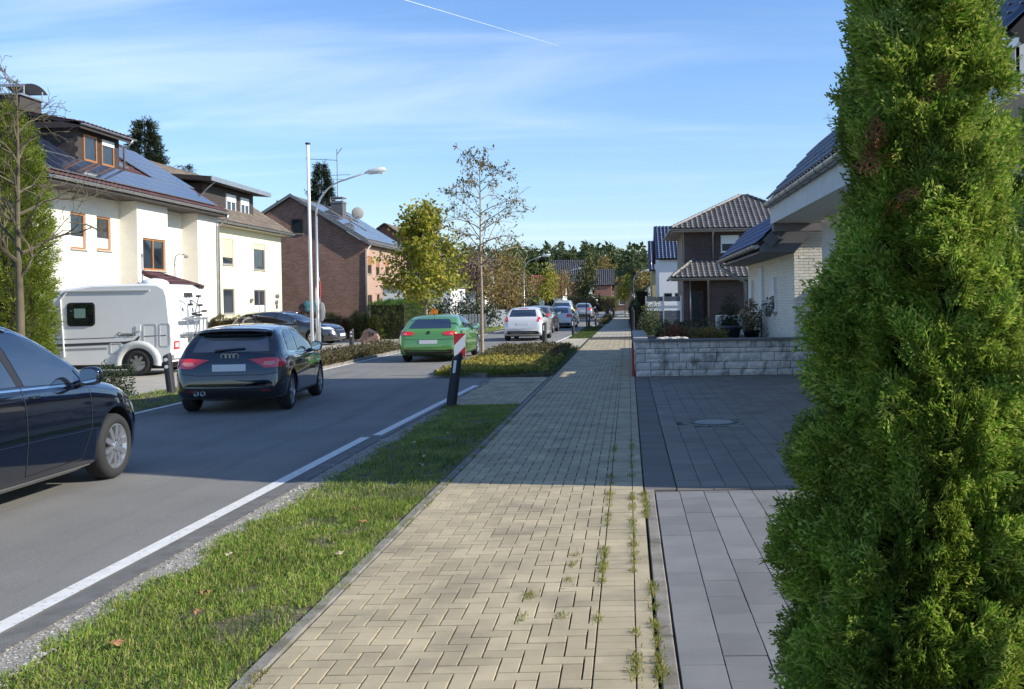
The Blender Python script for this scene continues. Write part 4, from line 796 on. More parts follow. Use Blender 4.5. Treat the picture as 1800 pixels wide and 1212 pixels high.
# ================= vehicles (local frame: y forward from the rear bumper, x right, z up)
def paint(name,c,rough=.22,metal=.35): return mat(name,c,rough,metal,spec=.6,coat=1.0,var=(40,.03))
M_rub=mat('tyre_rubber',(.022,.022,.022),.85,bump=(60,.3)); M_rim=mat('alloy',(.62,.63,.64),.28,.85); M_blk=mat('black_plastic',(.018,.018,.019),.5); M_cglass=mat('car_glass',(.010,.013,.016),.02,spec=1.0,ior=2.1); M_red=mat('red_lens',(.72,.018,.018),.15,spec=.8,coat=.8); M_redd=mat('dark_red_lens',(.16,.006,.008),.15,coat=.8); M_clear=mat('clear_lens',(.7,.72,.74),.1,.3,coat=.8); M_chrome=mat('chrome',(.75,.76,.78),.12,1); M_plate=mat('plate_white',(.72,.72,.70),.5); M_amber=mat('amber_lens',(.75,.28,.03),.2,coat=.6)
M_mirror=mat('mirror_glass',(.55,.6,.62),.04,1.0); M_yel=mat('yellow_lens',(.85,.6,.04),.3,coat=.5)
def interp(T,x): return float(np.interp(x,[p[0] for p in T],[p[1] for p in T]))
def cr(P,k=3):
    P=[np.array(p,float) for p in P]; out=[]
    for i in range(len(P)-1):
        p0=P[max(i-1,0)];p1=P[i];p2=P[i+1];p3=P[min(i+2,len(P)-1)]
        for j in range(k):
            t=j/k; out.append(.5*((2*p1)+(p2-p0)*t+(2*p0-5*p1+4*p2-p3)*t*t+(3*p1-p0-3*p2+p3)*t**3))
    return out+[P[-1]]
def smooth_table(T,k=5):
    P=cr(T,k); xs=[p[0] for p in P]
    for i in range(1,len(P)):
        if P[i][0]<=P[i-1][0]: P[i][0]=P[i-1][0]+1e-4
    return [(p[0],p[1]) for p in P]
def body_mesh(sp):
    L,W=sp['L'],sp['W']; roof=smooth_table(sp['roof']); belt=sp['belt']; bot=sp['bot']; plan=smooth_table(sp['plan'])
    ys=sorted(set([0,.004,.015,.03,.05,.08,.12,.16,.2,.26,.32,.38,.45]+[round(L-a,4) for a in (0,.004,.015,.03,.05,.08,.12,.17,.22,.3)]+list(np.round(np.linspace(.5,L-.35,40),4)))); V=[];n=0
    for y in ys:
        hw=W/2*interp(plan,y); zt=interp(roof,y); zb=min(interp(bot,y),zt-.06); zs=min(interp(belt,y),zt-.02-.12*max(0,min(1,(zt-zb)/1.0))*0-.03); h=zt-zs; g=min(1,h/.35)
        wt=(hw*.915-.40*h)*g+(1-g)*hw*.80; wb=hw*(.935*g+(1-g)*.93)
        sec=[(0,zb),(hw*.78,zb),(hw*.93,zb+.035),(hw*.975,zb+.14*(zs-zb)),(hw*.995,zb+.4*(zs-zb)),(hw*1.0,zb+.55*(zs-zb)),(hw*.985,zs-.2*(zs-zb)),(hw*.955,zs-.03*(zs-zb)-.01*g),(wb,zs+.005),(wb*.45+wt*.55+.012*g,zs+.55*h),(wt,zt-.16*h*g-.25*h*(1-g)),(wt*.86,zt-.035*g-.1*h*(1-g)),(wt*.45,zt-.006),(0,zt)]
        sec=cr(sec,3); m=len(sec)
        V+= [(x,y,z) for x,z in sec]+[(-x,y,z) for x,z in sec[-2:0:-1]]; n=2*m-2
    F=[]; k=len(ys)
    for i in range(k-1):
        for j in range(n): F.append((i*n+j,i*n+(j+1)%n,(i+1)*n+(j+1)%n,(i+1)*n+j))
    F.append(tuple(range(n-1,-1,-1))); F.append(tuple((k-1)*n+j for j in range(n)))
    F=[f[::-1] for f in F]
    return V,F
def gridpatch(poly,h):
    n=len(poly); P=[]
    for i in range(n):
        a,b=np.array(poly[i],float),np.array(poly[(i+1)%n],float); m=max(1,int(np.linalg.norm(b-a)/h))
        for j in range(m): P.append(a+(b-a)*j/m)
    nb=len(P); E=[(i,(i+1)%nb) for i in range(nb)]; xs=[p[0] for p in P]; zs=[p[1] for p in P]; ring=[tuple(p) for p in P]
    for x in np.arange(min(xs)+h,max(xs),h):
        for z in np.arange(min(zs)+h,max(zs),h):
            if inpoly(x,z,ring): P.append(np.array([x,z]))
    v,e,f,*_=geometry.delaunay_2d_cdt([Vector(p) for p in P],E,[],1,1e-6); return [tuple(p) for p in v],[tuple(q) for q in f]
class Car:
    def __init__(s,name,label,cat,sp,loc,rz,pm,group,m=None):
        s.sp=sp; s.t=thing(name,label,cat,loc,rz,group,local=True); V,F=body_mesh(sp); s.bvh=BVHTree.FromPolygons([Vector(v) for v in V],F); L,W=sp['L'],sp['W']
        b=put('body',V,F,[pm,M_blk],s.t,smooth=True); s.b=b
        q=B(); ar=sp['arch']
        for yw in sp['wheels']:
            for sx in (-1,1):
                x0,x1=(W/2-.30,W/2+.2) if sx>0 else (-W/2-.2,-W/2+.30); n=28; q.add([(x,yw+ar*math.cos(2*math.pi*k/n),sp['rw']+.02+ar*math.sin(2*math.pi*k/n)) for x in (x0,x1) for k in range(n)],[tuple(range(n-1,-1,-1)),tuple(range(n,2*n))]+[(k,(k+1)%n,n+(k+1)%n,n+k) for k in range(n)])
        cm=npmesh('cutter',np.array(q.v),q.f,[pm,M_blk],mi=[1]*len(q.f)); co=bpy.data.objects.new('cutter',cm); COL.objects.link(co); co.parent=s.t
        import bmesh
        bm=bmesh.new(); bm.from_mesh(cm); bmesh.ops.recalc_face_normals(bm,faces=bm.faces); bm.to_mesh(cm); bm.free(); bm=bmesh.new(); bm.from_mesh(b.data); bmesh.ops.recalc_face_normals(bm,faces=bm.faces); bm.to_mesh(b.data); bm.free()
        md=b.modifiers.new('x','BOOLEAN'); md.operation='DIFFERENCE'; md.object=co; md.solver='EXACT'
        dg=bpy.context.evaluated_depsgraph_get(); me=bpy.data.meshes.new_from_object(b.evaluated_get(dg)); b.modifiers.clear()
        if len(me.polygons)>500:
            b.data=me; me.name='body'
            sh=np.zeros(len(me.polygons),bool); me.polygons.foreach_get('use_smooth',sh); mi=np.zeros(len(me.polygons),np.int32); me.polygons.foreach_get('material_index',mi); me.polygons.foreach_set('use_smooth',mi==0)
        bpy.data.objects.remove(co)
    def hit(s,p,ax):
        o,d={'R':((3,p[0],p[1]),(-1,0,0)),'L':((-3,p[0],p[1]),(1,0,0)),'B':((p[0],-2,p[1]),(0,1,0)),'F':((p[0],9,p[1]),(0,-1,0)),'T':((p[0],p[1],4),(0,0,-1))}[ax]
        h=s.bvh.ray_cast(Vector(o),Vector(d))
        if h[0] is None: h=s.bvh.find_nearest(Vector({'R':(s.sp['W']/2,p[0],p[1]),'L':(-s.sp['W']/2,p[0],p[1]),'B':(p[0],0,p[1]),'F':(p[0],s.sp['L'],p[1]),'T':(p[0],p[1],1)}[ax]))
        n=h[1]
        if n.dot(Vector(d))>0: n=-n
        return h[0],n
    def patch(s,name,poly,ax,m,off=.005,h=.07,par=None,**kw):
        P,F=gridpatch(poly,h); V=[]
        for p in P: c,n=s.hit(p,ax); V.append(c+n*off)
        return put(name,V,F,m,par or s.t,smooth=True,**kw)
    def both(s,name,poly,m,off=.005,h=.07,**kw):
        s.patch(name,poly,'R',m,off,h,**kw); s.patch(name,poly,'L',m,off,h,**kw)
    def seam(s,pts,ax,wd=.012,m=None,name='panel_gap',off=.003):
        V=[];F=[];P=[]
        for a,b in zip(pts,pts[1:]):
            n=max(1,int(math.dist(a,b)/.06)); P+=[(a[0]+(b[0]-a[0])*i/n,a[1]+(b[1]-a[1])*i/n) for i in range(n)]
        P.append(pts[-1])
        for i,p in enumerate(P):
            a=P[max(i-1,0)];b=P[min(i+1,len(P)-1)]; d=math.dist(a,b); nx,ny=-(b[1]-a[1])/d*wd/2,(b[0]-a[0])/d*wd/2
            for sg in (-1,1): c,n=s.hit((p[0]+sg*nx,p[1]+sg*ny),ax); V.append(c+n*off)
        F=[(2*i,2*i+1,2*i+3,2*i+2) for i in range(len(P)-1)]; return put(name,V,F,m or M_blk,s.t)
    def wheels(s,spokes=10,m=None,hub=.62,steer=0):
        sp=s.sp; r=sp['rw']; W=sp['W']; wd=.205; rr_=r*hub+.02
        for k,yw in enumerate(sp['wheels']):
            for sx in (-1,1):
                xo=sx*(W/2-.012); c=(xo,yw,r); q=B(); e=-sx
                q.lathe([(rr_,e*.03),(rr_+.01,0),(r-.05,-e*.004),(r-.018,e*.012),(r,e*.04),(r,e*(wd-.04)),(r-.03,e*wd),(rr_,e*wd)],c,'x',32); wh=q.build('wheel',M_rub,s.t,True)
                q=B(); q.lathe([(rr_-.03,e*.05),(rr_-.012,e*.012),(rr_+.004,e*.014),(rr_,e*.05),(rr_,e*.16)],c,'x',32); q.lathe([(.0,-e*.002),(.045,e*.0),(.06,e*.03)],c,'x',12)
                for i in range(spokes):
                    a=2*math.pi*i/spokes+.2; ca,sa=math.cos(a),math.sin(a); q.fbox(c,(0,ca,sa),(0,-sa,ca),(e,0,0),.04,rr_-.015,-.022*9/spokes*1.25,.022*9/spokes*1.25,.012,.05)
                q.build('rim',m or M_rim,wh); q=B(); q.lathe([(0,e*.085),(rr_,e*.085),(rr_,e*.09)],c,'x',24); q.build('brake_disc',mat('brake_dark',(.05,.05,.05),.5,.3),wh)
    def mirror(s,y,z,m,sx=1,glass=True):
        W=s.sp['W']; x=sx*(W/2-.09); q=B(); V,F=ballmesh((0,0,0),1,16,10); sg_=lambda a,p: math.copysign(abs(a)**p,a)
        V=[(x+sx*.17+.10*sg_(a,.7),y+.03+(.05 if b<0 else .10)*sg_(b,.6 if b<0 else 1),z+.03+.088*sg_(c_,.7)) for a,b,c_ in V]; q.add(V,F); q.tube([(x,y+.05,z-.06),(x+sx*.12,y+.03,z-.02)],[.04,.035],8); mm=q.build('wing_mirror',m,s.t,True)
        if glass:
            n=14; V=[(x+sx*.17+.082*math.copysign(abs(math.cos(6.283*k/n))**.7,math.cos(6.283*k/n)),y-.024,z+.03+.07*math.copysign(abs(math.sin(6.283*k/n))**.7,math.sin(6.283*k/n))) for k in range(n)]; put('mirror_glass',V,[tuple(range(n))],M_mirror,mm)
    def handle(s,y,z,sx,m,l=.17):
        c,n=s.hit((y+l/2,z),'R' if sx>0 else 'L'); q=B(); q.tube([(c.x-sx*.01,y,z),(c.x+sx*.028,y+.03,z+.004),(c.x+sx*.03,y+l-.03,z+.006),(c.x-sx*.01,y+l,z+.004)],.014,6); q.build('door_handle',m,s.t,True)
    def roofrail(s,y0,y1,m):
        for sx in (-1,1):
            pts=[]
            for y in np.linspace(y0,y1,9): c,n=s.hit((sx*s.sp['W']*.33,y),'T'); pts.append((c.x,y,c.z+(.045 if y0+.05<y<y1-.05 else .01)))
            B().tube(pts,.016,6).build('roof_rail',m,s.t,True)
def plate(c,x,z,ax='B'): 
    h,n=c.hit((x,z),ax); s=-1 if ax=='B' else 1; y=h.y+s*.012; q=B(); q.box(x-.26,x+.26,min(y,y-s*.01),max(y,y-s*.01),z-.055,z+.055); q.build('number_plate',M_plate,c.t)
def ell(cx,cz,rx,rz,n=16,t0=0,t1=6.283): return [(cx+rx*math.cos(t0+(t1-t0)*k/n),cz+rz*math.sin(t0+(t1-t0)*k/n)) for k in range(n)]
# ---- 1: close black-blue van (MPV), seen from its right side
P_navy=paint('dark_blue_paint',(.0025,.0035,.009),.06,.0); P_black=paint('black_blue_paint',(.003,.0035,.006),.08,.0)
MPV=dict(L=4.53,W=1.83,roof=[(0,.62),(.03,.9),(.1,1.15),(.2,1.40),(.4,1.62),(.9,1.70),(1.6,1.715),(2.2,1.665),(2.65,1.53),(3.05,1.29),(3.36,1.075),(3.75,.985),(4.15,.89),(4.4,.74),(4.5,.58),(4.53,.48)],belt=[(0,.6),(.1,.98),(1,1.04),(2.5,1.02),(3.2,.985),(3.8,.90),(4.3,.7),(4.53,.45)],bot=[(0,.36),(.15,.22),(.5,.17),(4.0,.17),(4.4,.2),(4.53,.3)],plan=[(0,.82),(.08,.92),(.3,.975),(.8,1),(3.4,1),(3.9,.975),(4.2,.90),(4.4,.77),(4.5,.6),(4.53,.45)],wheels=(.93,3.66),rw=.33,arch=.385)
c=Car('minivan','dark blue minivan cut off by the left edge of the photo','car',MPV,(-6.13,6.64,0),0,P_navy,'cars queuing in the street')
c.both('side_window',[(2.18,1.06),(3.10,1.02),(3.0,1.17),(2.85,1.29),(2.6,1.425),(2.36,1.50),(2.06,1.525)],M_cglass)
c.both('side_window',[(.95,1.09),(2.07,1.065),(1.93,1.53),(1.5,1.545),(.98,1.53)],M_cglass); c.both('quarter_window',[(.35,1.12),(.86,1.1),(.9,1.5),(.5,1.44)],M_cglass)
c.both('quarter_window',[(3.13,1.02),(3.36,1.03),(3.02,1.245),(3.05,1.13)],M_cglass)
c.both('pillar_trim',[(2.07,1.065),(2.17,1.062),(2.05,1.527),(1.94,1.53)],M_blk,.006)
c.patch('windscreen',[(-.6,3.30),(0,3.36),(.6,3.30),(.5,2.62),(0,2.57),(-.5,2.62)],'T',M_cglass); c.patch('rear_window',[(-.62,1.05),(.62,1.05),(.52,1.5),(-.52,1.5)],'B',M_cglass)
for sx in 'RL':
    c.seam([(3.2,1.0),(3.16,.6),(3.0,.3),(2.1,.28),(2.12,1.05)],sx); c.seam([(2.12,1.05),(2.1,.3)],sx); c.seam([(.35,.985),(2.2,.975),(3.55,.905)],sx,.016,M_chrome if False else P_black,'crease'); c.seam([(.5,.235),(2,.225),(3.2,.225)],sx,.02,M_chrome,'trim_strip'); c.seam([(1.0,1.062),(3.1,1.008)],sx,.018,M_chrome,'window_trim')
    c.seam([(.97,1.56),(1.6,1.575),(2.1,1.553),(2.4,1.528),(2.65,1.45),(2.9,1.325),(3.1,1.225),(3.36,1.045)],sx,.015,M_chrome,'window_trim'); c.seam([(2.3,.83),(3.05,.80)],sx,.012,P_black,'crease')
c.both('side_lamp',[(4.05,.74),(4.3,.70),(4.37,.62),(4.12,.62)],M_clear); c.wheels(10); c.mirror(2.98,1.06,P_navy); c.mirror(2.98,1.06,P_navy,-1); c.handle(2.2,.955,1,P_navy); c.handle(1.0,.965,1,P_navy); c.roofrail(.5,2.3,M_chrome)
c.patch('tail_light',[(.55,.75),(.8,.75),(.78,1.05),(.6,1.02)],'B',M_red); c.patch('tail_light',[(-.55,.75),(-.8,.75),(-.78,1.05),(-.6,1.02)],'B',M_red)
# ---- 2: dark small hatchback, rear three-quarter view
HAT=dict(L=3.95,W=1.74,roof=[(0,.54),(.03,.72),(.08,.90),(.18,1.02),(.32,1.17),(.48,1.315),(.62,1.375),(1.1,1.415),(1.6,1.415),(2.1,1.35),(2.5,1.17),(2.8,1.01),(3.2,.92),(3.6,.83),(3.83,.68),(3.95,.45)],belt=[(0,.6),(.1,.88),(.5,.93),(1.6,.92),(2.6,.89),(3.3,.80),(3.7,.66),(3.95,.42)],bot=[(0,.34),(.12,.24),(.5,.17),(3.5,.17),(3.95,.28)],plan=[(0,.80),(.05,.90),(.18,.965),(.5,1),(3.0,.995),(3.5,.93),(3.8,.75),(3.95,.45)],wheels=(.66,3.13),rw=.305,arch=.35)
A1rz=R(6.5); c=Car('hatchback','very dark blue small hatchback with lit red tail lights and roof spoiler','car',HAT,(-6.42,16.2,0),A1rz,P_black,'cars queuing in the street')
c.patch('rear_window',[(-.60,.985),(.60,.985),(.56,1.12),(.50,1.30),(-.50,1.30),(-.56,1.12)],'B',M_cglass)
q=B(); 
V=[];F=[];n=11
for i in range(n):
    x=-.60+1.2*i/(n-1); e=1-abs(x/.6)**4; 
    for (y,z) in ((.60,1.365),(.44,1.355),(.36-.06*e+.0,1.318),(.40,1.295),(.56,1.325)): V.append((x*(.97 if y<.5 else .95),y+.06*(1-e),z-.03*abs(x/.6)**3+.01*e))
for i in range(n-1):
    for k in range(5): F.append((i*5+k,i*5+(k+1)%5,(i+1)*5+(k+1)%5,(i+1)*5+k))
F+=[(4,3,2,1,0),tuple((n-1)*5+k for k in range(5))]; put('roof_spoiler',V,F,P_black,c.t,smooth=True)
for s in (-1,1):
    tl=c.patch('tail_light',[(s*a,b) for a,b in ((.30,.865),(.44,.80),(.56,.73),(.80,.74),(.815,.80),(.80,.885),(.6,.89))],'B',M_red,.012); c.patch('lamp_lens',[(s*a,b) for a,b in ((.52,.775),(.66,.765),(.72,.80),(.70,.835),(.56,.83))],'B',mat('pink_lens',(.75,.25,.22),.15,coat=.6),.018,par=tl); c.patch('rear_reflector',[(s*.5,.355),(s*.66,.355),(s*.66,.385),(s*.5,.385)],'B',M_redd,.01)
    c.patch('side_tail_light',[(.02,.78),(.22,.76),(.25,.83),(.12,.875),(.03,.87)],'R' if s>0 else 'L',M_red,.010)
c.patch('bumper_insert',[(-.62,.30),(.62,.30),(.68,.42),(-.68,.42)],'B',M_blk,.006); c.seam([(-.68,.44),(-.3,.425),(.3,.425),(.68,.44)],'B',.014,M_chrome,'bumper_trim'); c.seam([(-.80,.66),(-.5,.62),(.5,.62),(.80,.66)],'B',.010)
for x in (-.40,-.50): h,_=c.hit((x,.33),'B'); B().lathe([(.028,.03),(.033,-.02),(.038,-.02),(.038,.05)],(x,h.y+.0,.335),'y',14).build('exhaust_pipe',M_chrome,c.t,True)
q=B()
for k in range(4):
    cx_=-.093+.062*k; h,_=c.hit((cx_,.925),'B'); q.tube([(cx_+.042*math.cos(a),h.y-.014,.922+.042*math.sin(a)) for a in np.linspace(0,6.283,17)],.0075,5,cap=False)
q.build('ring_emblem',M_chrome,c.t); c.seam([(-.25,1.0),(.22,1.03)],'B',.025,M_blk,'wiper',.02); c.patch('brake_light',[(-.14,1.315),(.14,1.315),(.14,1.33),(-.14,1.33)],'B',M_redd,.02)
plate(c,0,.74)
for sx in 'RL':
    c.patch('side_window',[(1.02,.95),(1.95,.925),(1.9,1.0),(1.55,1.22),(1.3,1.305),(1.06,1.315)] if False else [(1.32,.955),(2.42,.93),(2.25,1.08),(2.0,1.235),(1.75,1.305),(1.45,1.325)],sx,M_cglass); c.patch('side_window',[(.62,.99),(1.22,.96),(1.34,1.325),(1.1,1.325),(.82,1.27),(.68,1.14)],sx,M_cglass)
    c.seam([(1.15,.95),(1.08,.6),(1.15,.28),(2.4,.25),(2.6,.6),(2.5,.9)],sx); c.seam([(.3,.86),(1.6,.84),(3.1,.78)],sx,.012,P_navy,'crease'); c.seam([(.95,.24),(2.8,.24)],sx,.025,M_blk,'sill_trim'); c.seam([(.64,.955),(2.4,.912)],sx,.014,M_chrome,'window_trim'); c.seam([(.6,1.30),(.95,1.345),(1.5,1.358),(1.85,1.335),(2.15,1.22),(2.5,1.03)],sx,.02,P_navy,'roof_arch')
c.patch('windscreen',[(-.55,2.66),(0,2.72),(.55,2.66),(.48,2.14),(-.48,2.14)],'T',M_cglass); c.wheels(7,mat('dark_alloy',(.40,.40,.41),.3,.8),.66); c.mirror(2.25,.95,P_black); c.mirror(2.25,.95,P_black,-1,False); c.handle(1.2,.80,1,P_black)
B().tube([(0,.72,1.40),(0,.62,1.56)],.006,4).build('roof_aerial',M_blk,c.t)
# ---- 3: green coupe hatchback
COU=dict(L=4.25,W=1.81,roof=[(0,.52),(.03,.70),(.08,.88),(.16,.955),(.4,1.06),(.75,1.24),(1.1,1.345),(1.6,1.385),(2.1,1.36),(2.5,1.25),(2.9,1.06),(3.2,.95),(3.6,.87),(3.95,.76),(4.15,.62),(4.25,.44)],belt=[(0,.6),(.1,.88),(.8,.96),(1.8,.93),(3.0,.88),(3.6,.78),(4.25,.42)],bot=[(0,.32),(.12,.23),(.5,.16),(3.8,.16),(4.25,.26)],plan=[(0,.78),(.05,.89),(.2,.96),(.6,1),(3.2,.99),(3.7,.93),(4.05,.75),(4.25,.45)],wheels=(.83,3.4),rw=.325,arch=.37)
P_green=paint('green_paint',(.12,.32,.065),.22,.3); c=Car('coupe','bright metallic green hatchback coupe passing the planted island','car',COU,(-5.82,29.3,0),R(-1),P_green,'cars queuing in the street')
c.patch('rear_window',[(-.62,.985),(.62,.985),(.60,1.05),(.53,1.20),(.46,1.245),(-.46,1.245),(-.53,1.20),(-.60,1.05)],'B',M_cglass); 
for s in (-1,1): 
    tl=c.patch('tail_light',[(s*a,b) for a,b in ((.40,.855),(.46,.79),(.70,.78),(.82,.79),(.82,.85),(.74,.90),(.55,.90))],'B',M_red,.012); c.patch('lamp_lens',[(s*a,b) for a,b in ((.6,.81),(.70,.80),(.74,.84),(.66,.86))],'B',mat('pink_lens',(.75,.25,.22)),.017,par=tl); c.patch('rear_reflector',[(s*.55,.36),(s*.72,.36),(s*.72,.385),(s*.55,.385)],'B',M_redd,.01)
c.patch('badge',ell(0,.865,.045,.045),'B',M_blk,.014,.03); c.patch('bumper_insert',[(-.66,.24),(.66,.24),(.72,.36),(-.72,.36)],'B',M_blk,.008); plate(c,0,.60); c.seam([(-.8,.70),(-.4,.665),(.4,.665),(.8,.70)],'B',.01); B().tube([(0,.95,1.33),(0,.86,1.42)],.012,5).build('roof_aerial',M_blk,c.t)
for sx in 'RL':
    c.patch('side_window',[(1.16,1.0),(1.42,.975),(1.55,1.29),(1.35,1.265),(1.18,1.16)],sx,M_cglass); c.patch('side_window',[(1.46,.97),(2.62,.94),(2.5,1.05),(2.2,1.215),(1.9,1.29),(1.6,1.295)],sx,M_cglass); c.seam([(1.4,.96),(1.35,.5),(1.45,.26),(2.7,.24),(2.85,.6),(2.75,.92)],sx); c.seam([(1.1,.21),(3.0,.21)],sx,.05,M_blk,'sill_trim'); c.seam([(1.1,1.02),(1.12,1.18),(1.35,1.29),(1.6,1.32),(1.95,1.312),(2.3,1.2),(2.7,.97)],sx,.022,M_blk,'window_trim')
c.patch('windscreen',[(-.58,2.98),(.58,2.98),(.5,2.38),(-.5,2.38)],'T',M_cglass); c.wheels(5,None,.66); c.mirror(2.45,.96,P_green); c.mirror(2.45,.96,P_green,-1,False); c.handle(1.5,.84,1,P_green)
# ---- queue farther on
def simple_rear(c,zb,zw0,zw1,lz0,lz1,pm,hw=.82,win_=.6,lm=None,vert=False,bump=True,plz=.75):
    c.patch('rear_window',[(-win_,zw0),(win_,zw0),(win_*.86,zw1),(-win_*.86,zw1)],'B',M_cglass)
    for s in (-1,1): c.patch('tail_light',[(s*a,b) for a,b in ((.62 if vert else .45,lz0),(hw,lz0),(hw,lz1),(.66 if vert else .5,lz1))],'B',lm or M_red,.012)
    if bump: c.patch('bumper_insert',[(-.7,zb),(.7,zb),(.72,zb+.14),(-.72,zb+.14)],'B',M_blk,.008)
    plate(c,0,plz)
MED=dict(L=4.2,W=1.76,roof=[(0,.6),(.03,.82),(.09,.98),(.2,1.1),(.4,1.34),(.6,1.43),(1.2,1.48),(1.8,1.47),(2.3,1.38),(2.7,1.18),(3.05,1.02),(3.6,.90),(4.0,.72),(4.2,.45)],belt=[(0,.6),(.1,.9),(.6,.97),(3,.92),(3.6,.8),(4.2,.42)],bot=[(0,.36),(.12,.25),(.5,.18),(3.8,.18),(4.2,.28)],plan=[(0,.8),(.06,.91),(.2,.97),(.6,1),(3.2,.99),(3.7,.93),(4.0,.75),(4.2,.45)],wheels=(.75,3.35),rw=.315,arch=.36)
def std_side(c,pm,x=0):
    for sx in 'RL':
        c.patch('side_window',[(.75,1.02),(1.6,.995),(1.6,1.38),(1.0,1.37)],sx,M_cglass); c.patch('side_window',[(1.68,.99),(2.75,.96),(2.3,1.3),(1.95,1.38),(1.68,1.385)],sx,M_cglass); c.seam([(1.64,1.0),(1.6,.3),(2.7,.28),(2.85,.9)],sx)
    c.patch('windscreen',[(-.58,2.8),(.58,2.8),(.5,2.28),(-.5,2.28)],'T',M_cglass); c.wheels(8); c.mirror(2.6,1.0,pm); c.mirror(2.6,1.0,pm,-1,False)
P_white=paint('white_paint',(.62,.62,.61),.3,.05); P_silver=paint('silver_paint',(.42,.42,.42),.28,.6); P_taupe=paint('grey_brown_paint',(.19,.165,.15),.28,.55); P_pale=paint('pale_grey_paint',(.50,.51,.50),.3,.4)
c=Car('hatchback','white family hatchback behind the planted island, following the green coupe','car',MED,(-4.62,44.0,0),R(-2),P_white,'cars queuing in the street'); simple_rear(c,.3,1.06,1.36,.84,1.04,P_white,vert=True); std_side(c,P_white); c.patch('brake_light',[(-.2,1.395),(.2,1.395),(.2,1.415),(-.2,1.415)],'B',M_red,.012)
c=Car('hatchback','grey brown hatchback partly hidden by the white family hatchback','car',MED,(-4.95,54.0,0),R(-2),P_taupe,'cars queuing in the street'); simple_rear(c,.3,1.06,1.36,.86,1.04,P_taupe); std_side(c,P_taupe); c.roofrail(.6,2.0,M_chrome)
c=Car('hatchback','low white hatchback between the grey brown car and the tall pale van','car',MED,(-4.35,63.0,-.1),R(-2),P_white,'cars queuing in the street'); simple_rear(c,.3,1.06,1.36,.8,1.0,P_white); std_side(c,P_white)
VAN=dict(L=4.6,W=1.84,roof=[(0,.6),(.03,.95),(.08,1.25),(.16,1.55),(.3,1.72),(.6,1.79),(1.8,1.82),(2.5,1.74),(3.0,1.45),(3.4,1.15),(4.0,1.0),(4.4,.8),(4.6,.5)],belt=[(0,.6),(.1,1.0),(.6,1.1),(3.3,1.03),(4,.9),(4.6,.45)],bot=[(0,.36),(.12,.25),(.5,.18),(4.2,.18),(4.6,.28)],plan=[(0,.86),(.06,.94),(.2,.98),(.6,1),(3.6,.99),(4.1,.92),(4.4,.75),(4.6,.45)],wheels=(.85,3.7),rw=.33,arch=.37)
c=Car('compact_van','tall pale compact van with amber tail lights in the middle of the queue','van',VAN,(-4.75,72.0,-.05),R(-2),P_pale,'cars queuing in the street'); simple_rear(c,.3,1.2,1.62,.9,1.25,P_pale,.86,.66,M_yel,True); c.wheels(6)
for sx in 'RL': c.patch('side_window',[(.5,1.16),(1.7,1.14),(1.7,1.62),(.6,1.62)],sx,M_cglass); c.patch('side_window',[(1.8,1.14),(3.05,1.1),(2.6,1.5),(2.2,1.62),(1.8,1.63)],sx,M_cglass)
c=Car('hatchback','pale silver car farthest along the queue just left of the cyclist','car',MED,(-4.2,93.0,0),R(-1),P_silver,'cars queuing in the street'); simple_rear(c,.3,1.06,1.36,.84,1.02,P_silver); std_side(c,P_silver)
# ---- parked black estate
WAG=dict(L=4.7,W=1.81,roof=[(0,.6),(.03,.85),(.1,1.0),(.25,1.16),(.5,1.34),(.9,1.42),(1.6,1.455),(2.2,1.43),(2.7,1.30),(3.1,1.10),(3.4,1.0),(3.9,.93),(4.3,.83),(4.55,.66),(4.7,.42)],belt=[(0,.6),(.1,.9),(.6,.97),(3.2,.93),(4,.84),(4.7,.42)],bot=[(0,.36),(.12,.25),(.5,.17),(4.3,.17),(4.7,.25)],plan=[(0,.8),(.06,.9),(.25,.97),(.7,1),(3.6,.99),(4.2,.92),(4.5,.76),(4.7,.5)],wheels=(.95,3.8),rw=.33,arch=.37)
P_dgrey=paint('anthracite_paint',(.035,.037,.042),.2,.5); c=Car('estate_car','dark grey estate car parked before the yellow house hedge','car',WAG,(-16.95,44.0,0),R(-97),P_dgrey,None)
for sx in 'RL':
    c.patch('side_window',[(.55,1.03),(1.15,1.0),(1.1,1.34),(.85,1.30)],sx,M_cglass); c.patch('side_window',[(1.22,1.0),(2.05,.985),(2.0,1.365),(1.2,1.35)],sx,M_cglass); c.patch('side_window',[(2.12,.98),(3.1,.95),(2.8,1.14),(2.5,1.29),(2.12,1.36)],sx,M_cglass); c.seam([(.55,1.01),(3.1,.935)],sx,.02,M_chrome,'window_trim'); c.seam([(2.1,1),(2.05,.3),(3.1,.28),(3.2,.9)],sx)
c.patch('windscreen',[(-.6,3.2),(.6,3.2),(.52,2.68),(-.52,2.68)],'T',M_cglass); c.wheels(8); c.mirror(2.95,1.0,P_dgrey); c.mirror(2.95,1.0,P_dgrey,-1,False); c.patch('grille',[(-.36,.52),(.36,.52),(.40,.72),(-.40,.72)],'F',M_blk,.01); c.seam([(-.36,.62),(.36,.62)],'F',.03,M_chrome,'grille_bar',.016)
for s in (-1,1): c.patch('headlight',[(s*a,b) for a,b in ((.46,.64),(.80,.68),(.82,.78),(.55,.76))],'F',M_clear,.01); c.patch('air_intake',[(s*a,b) for a,b in ((.35,.28),(.72,.28),(.70,.42),(.45,.40))],'F',M_blk,.008)
c.roofrail(.6,2.4,M_chrome); plate(c,0,.42,'F')
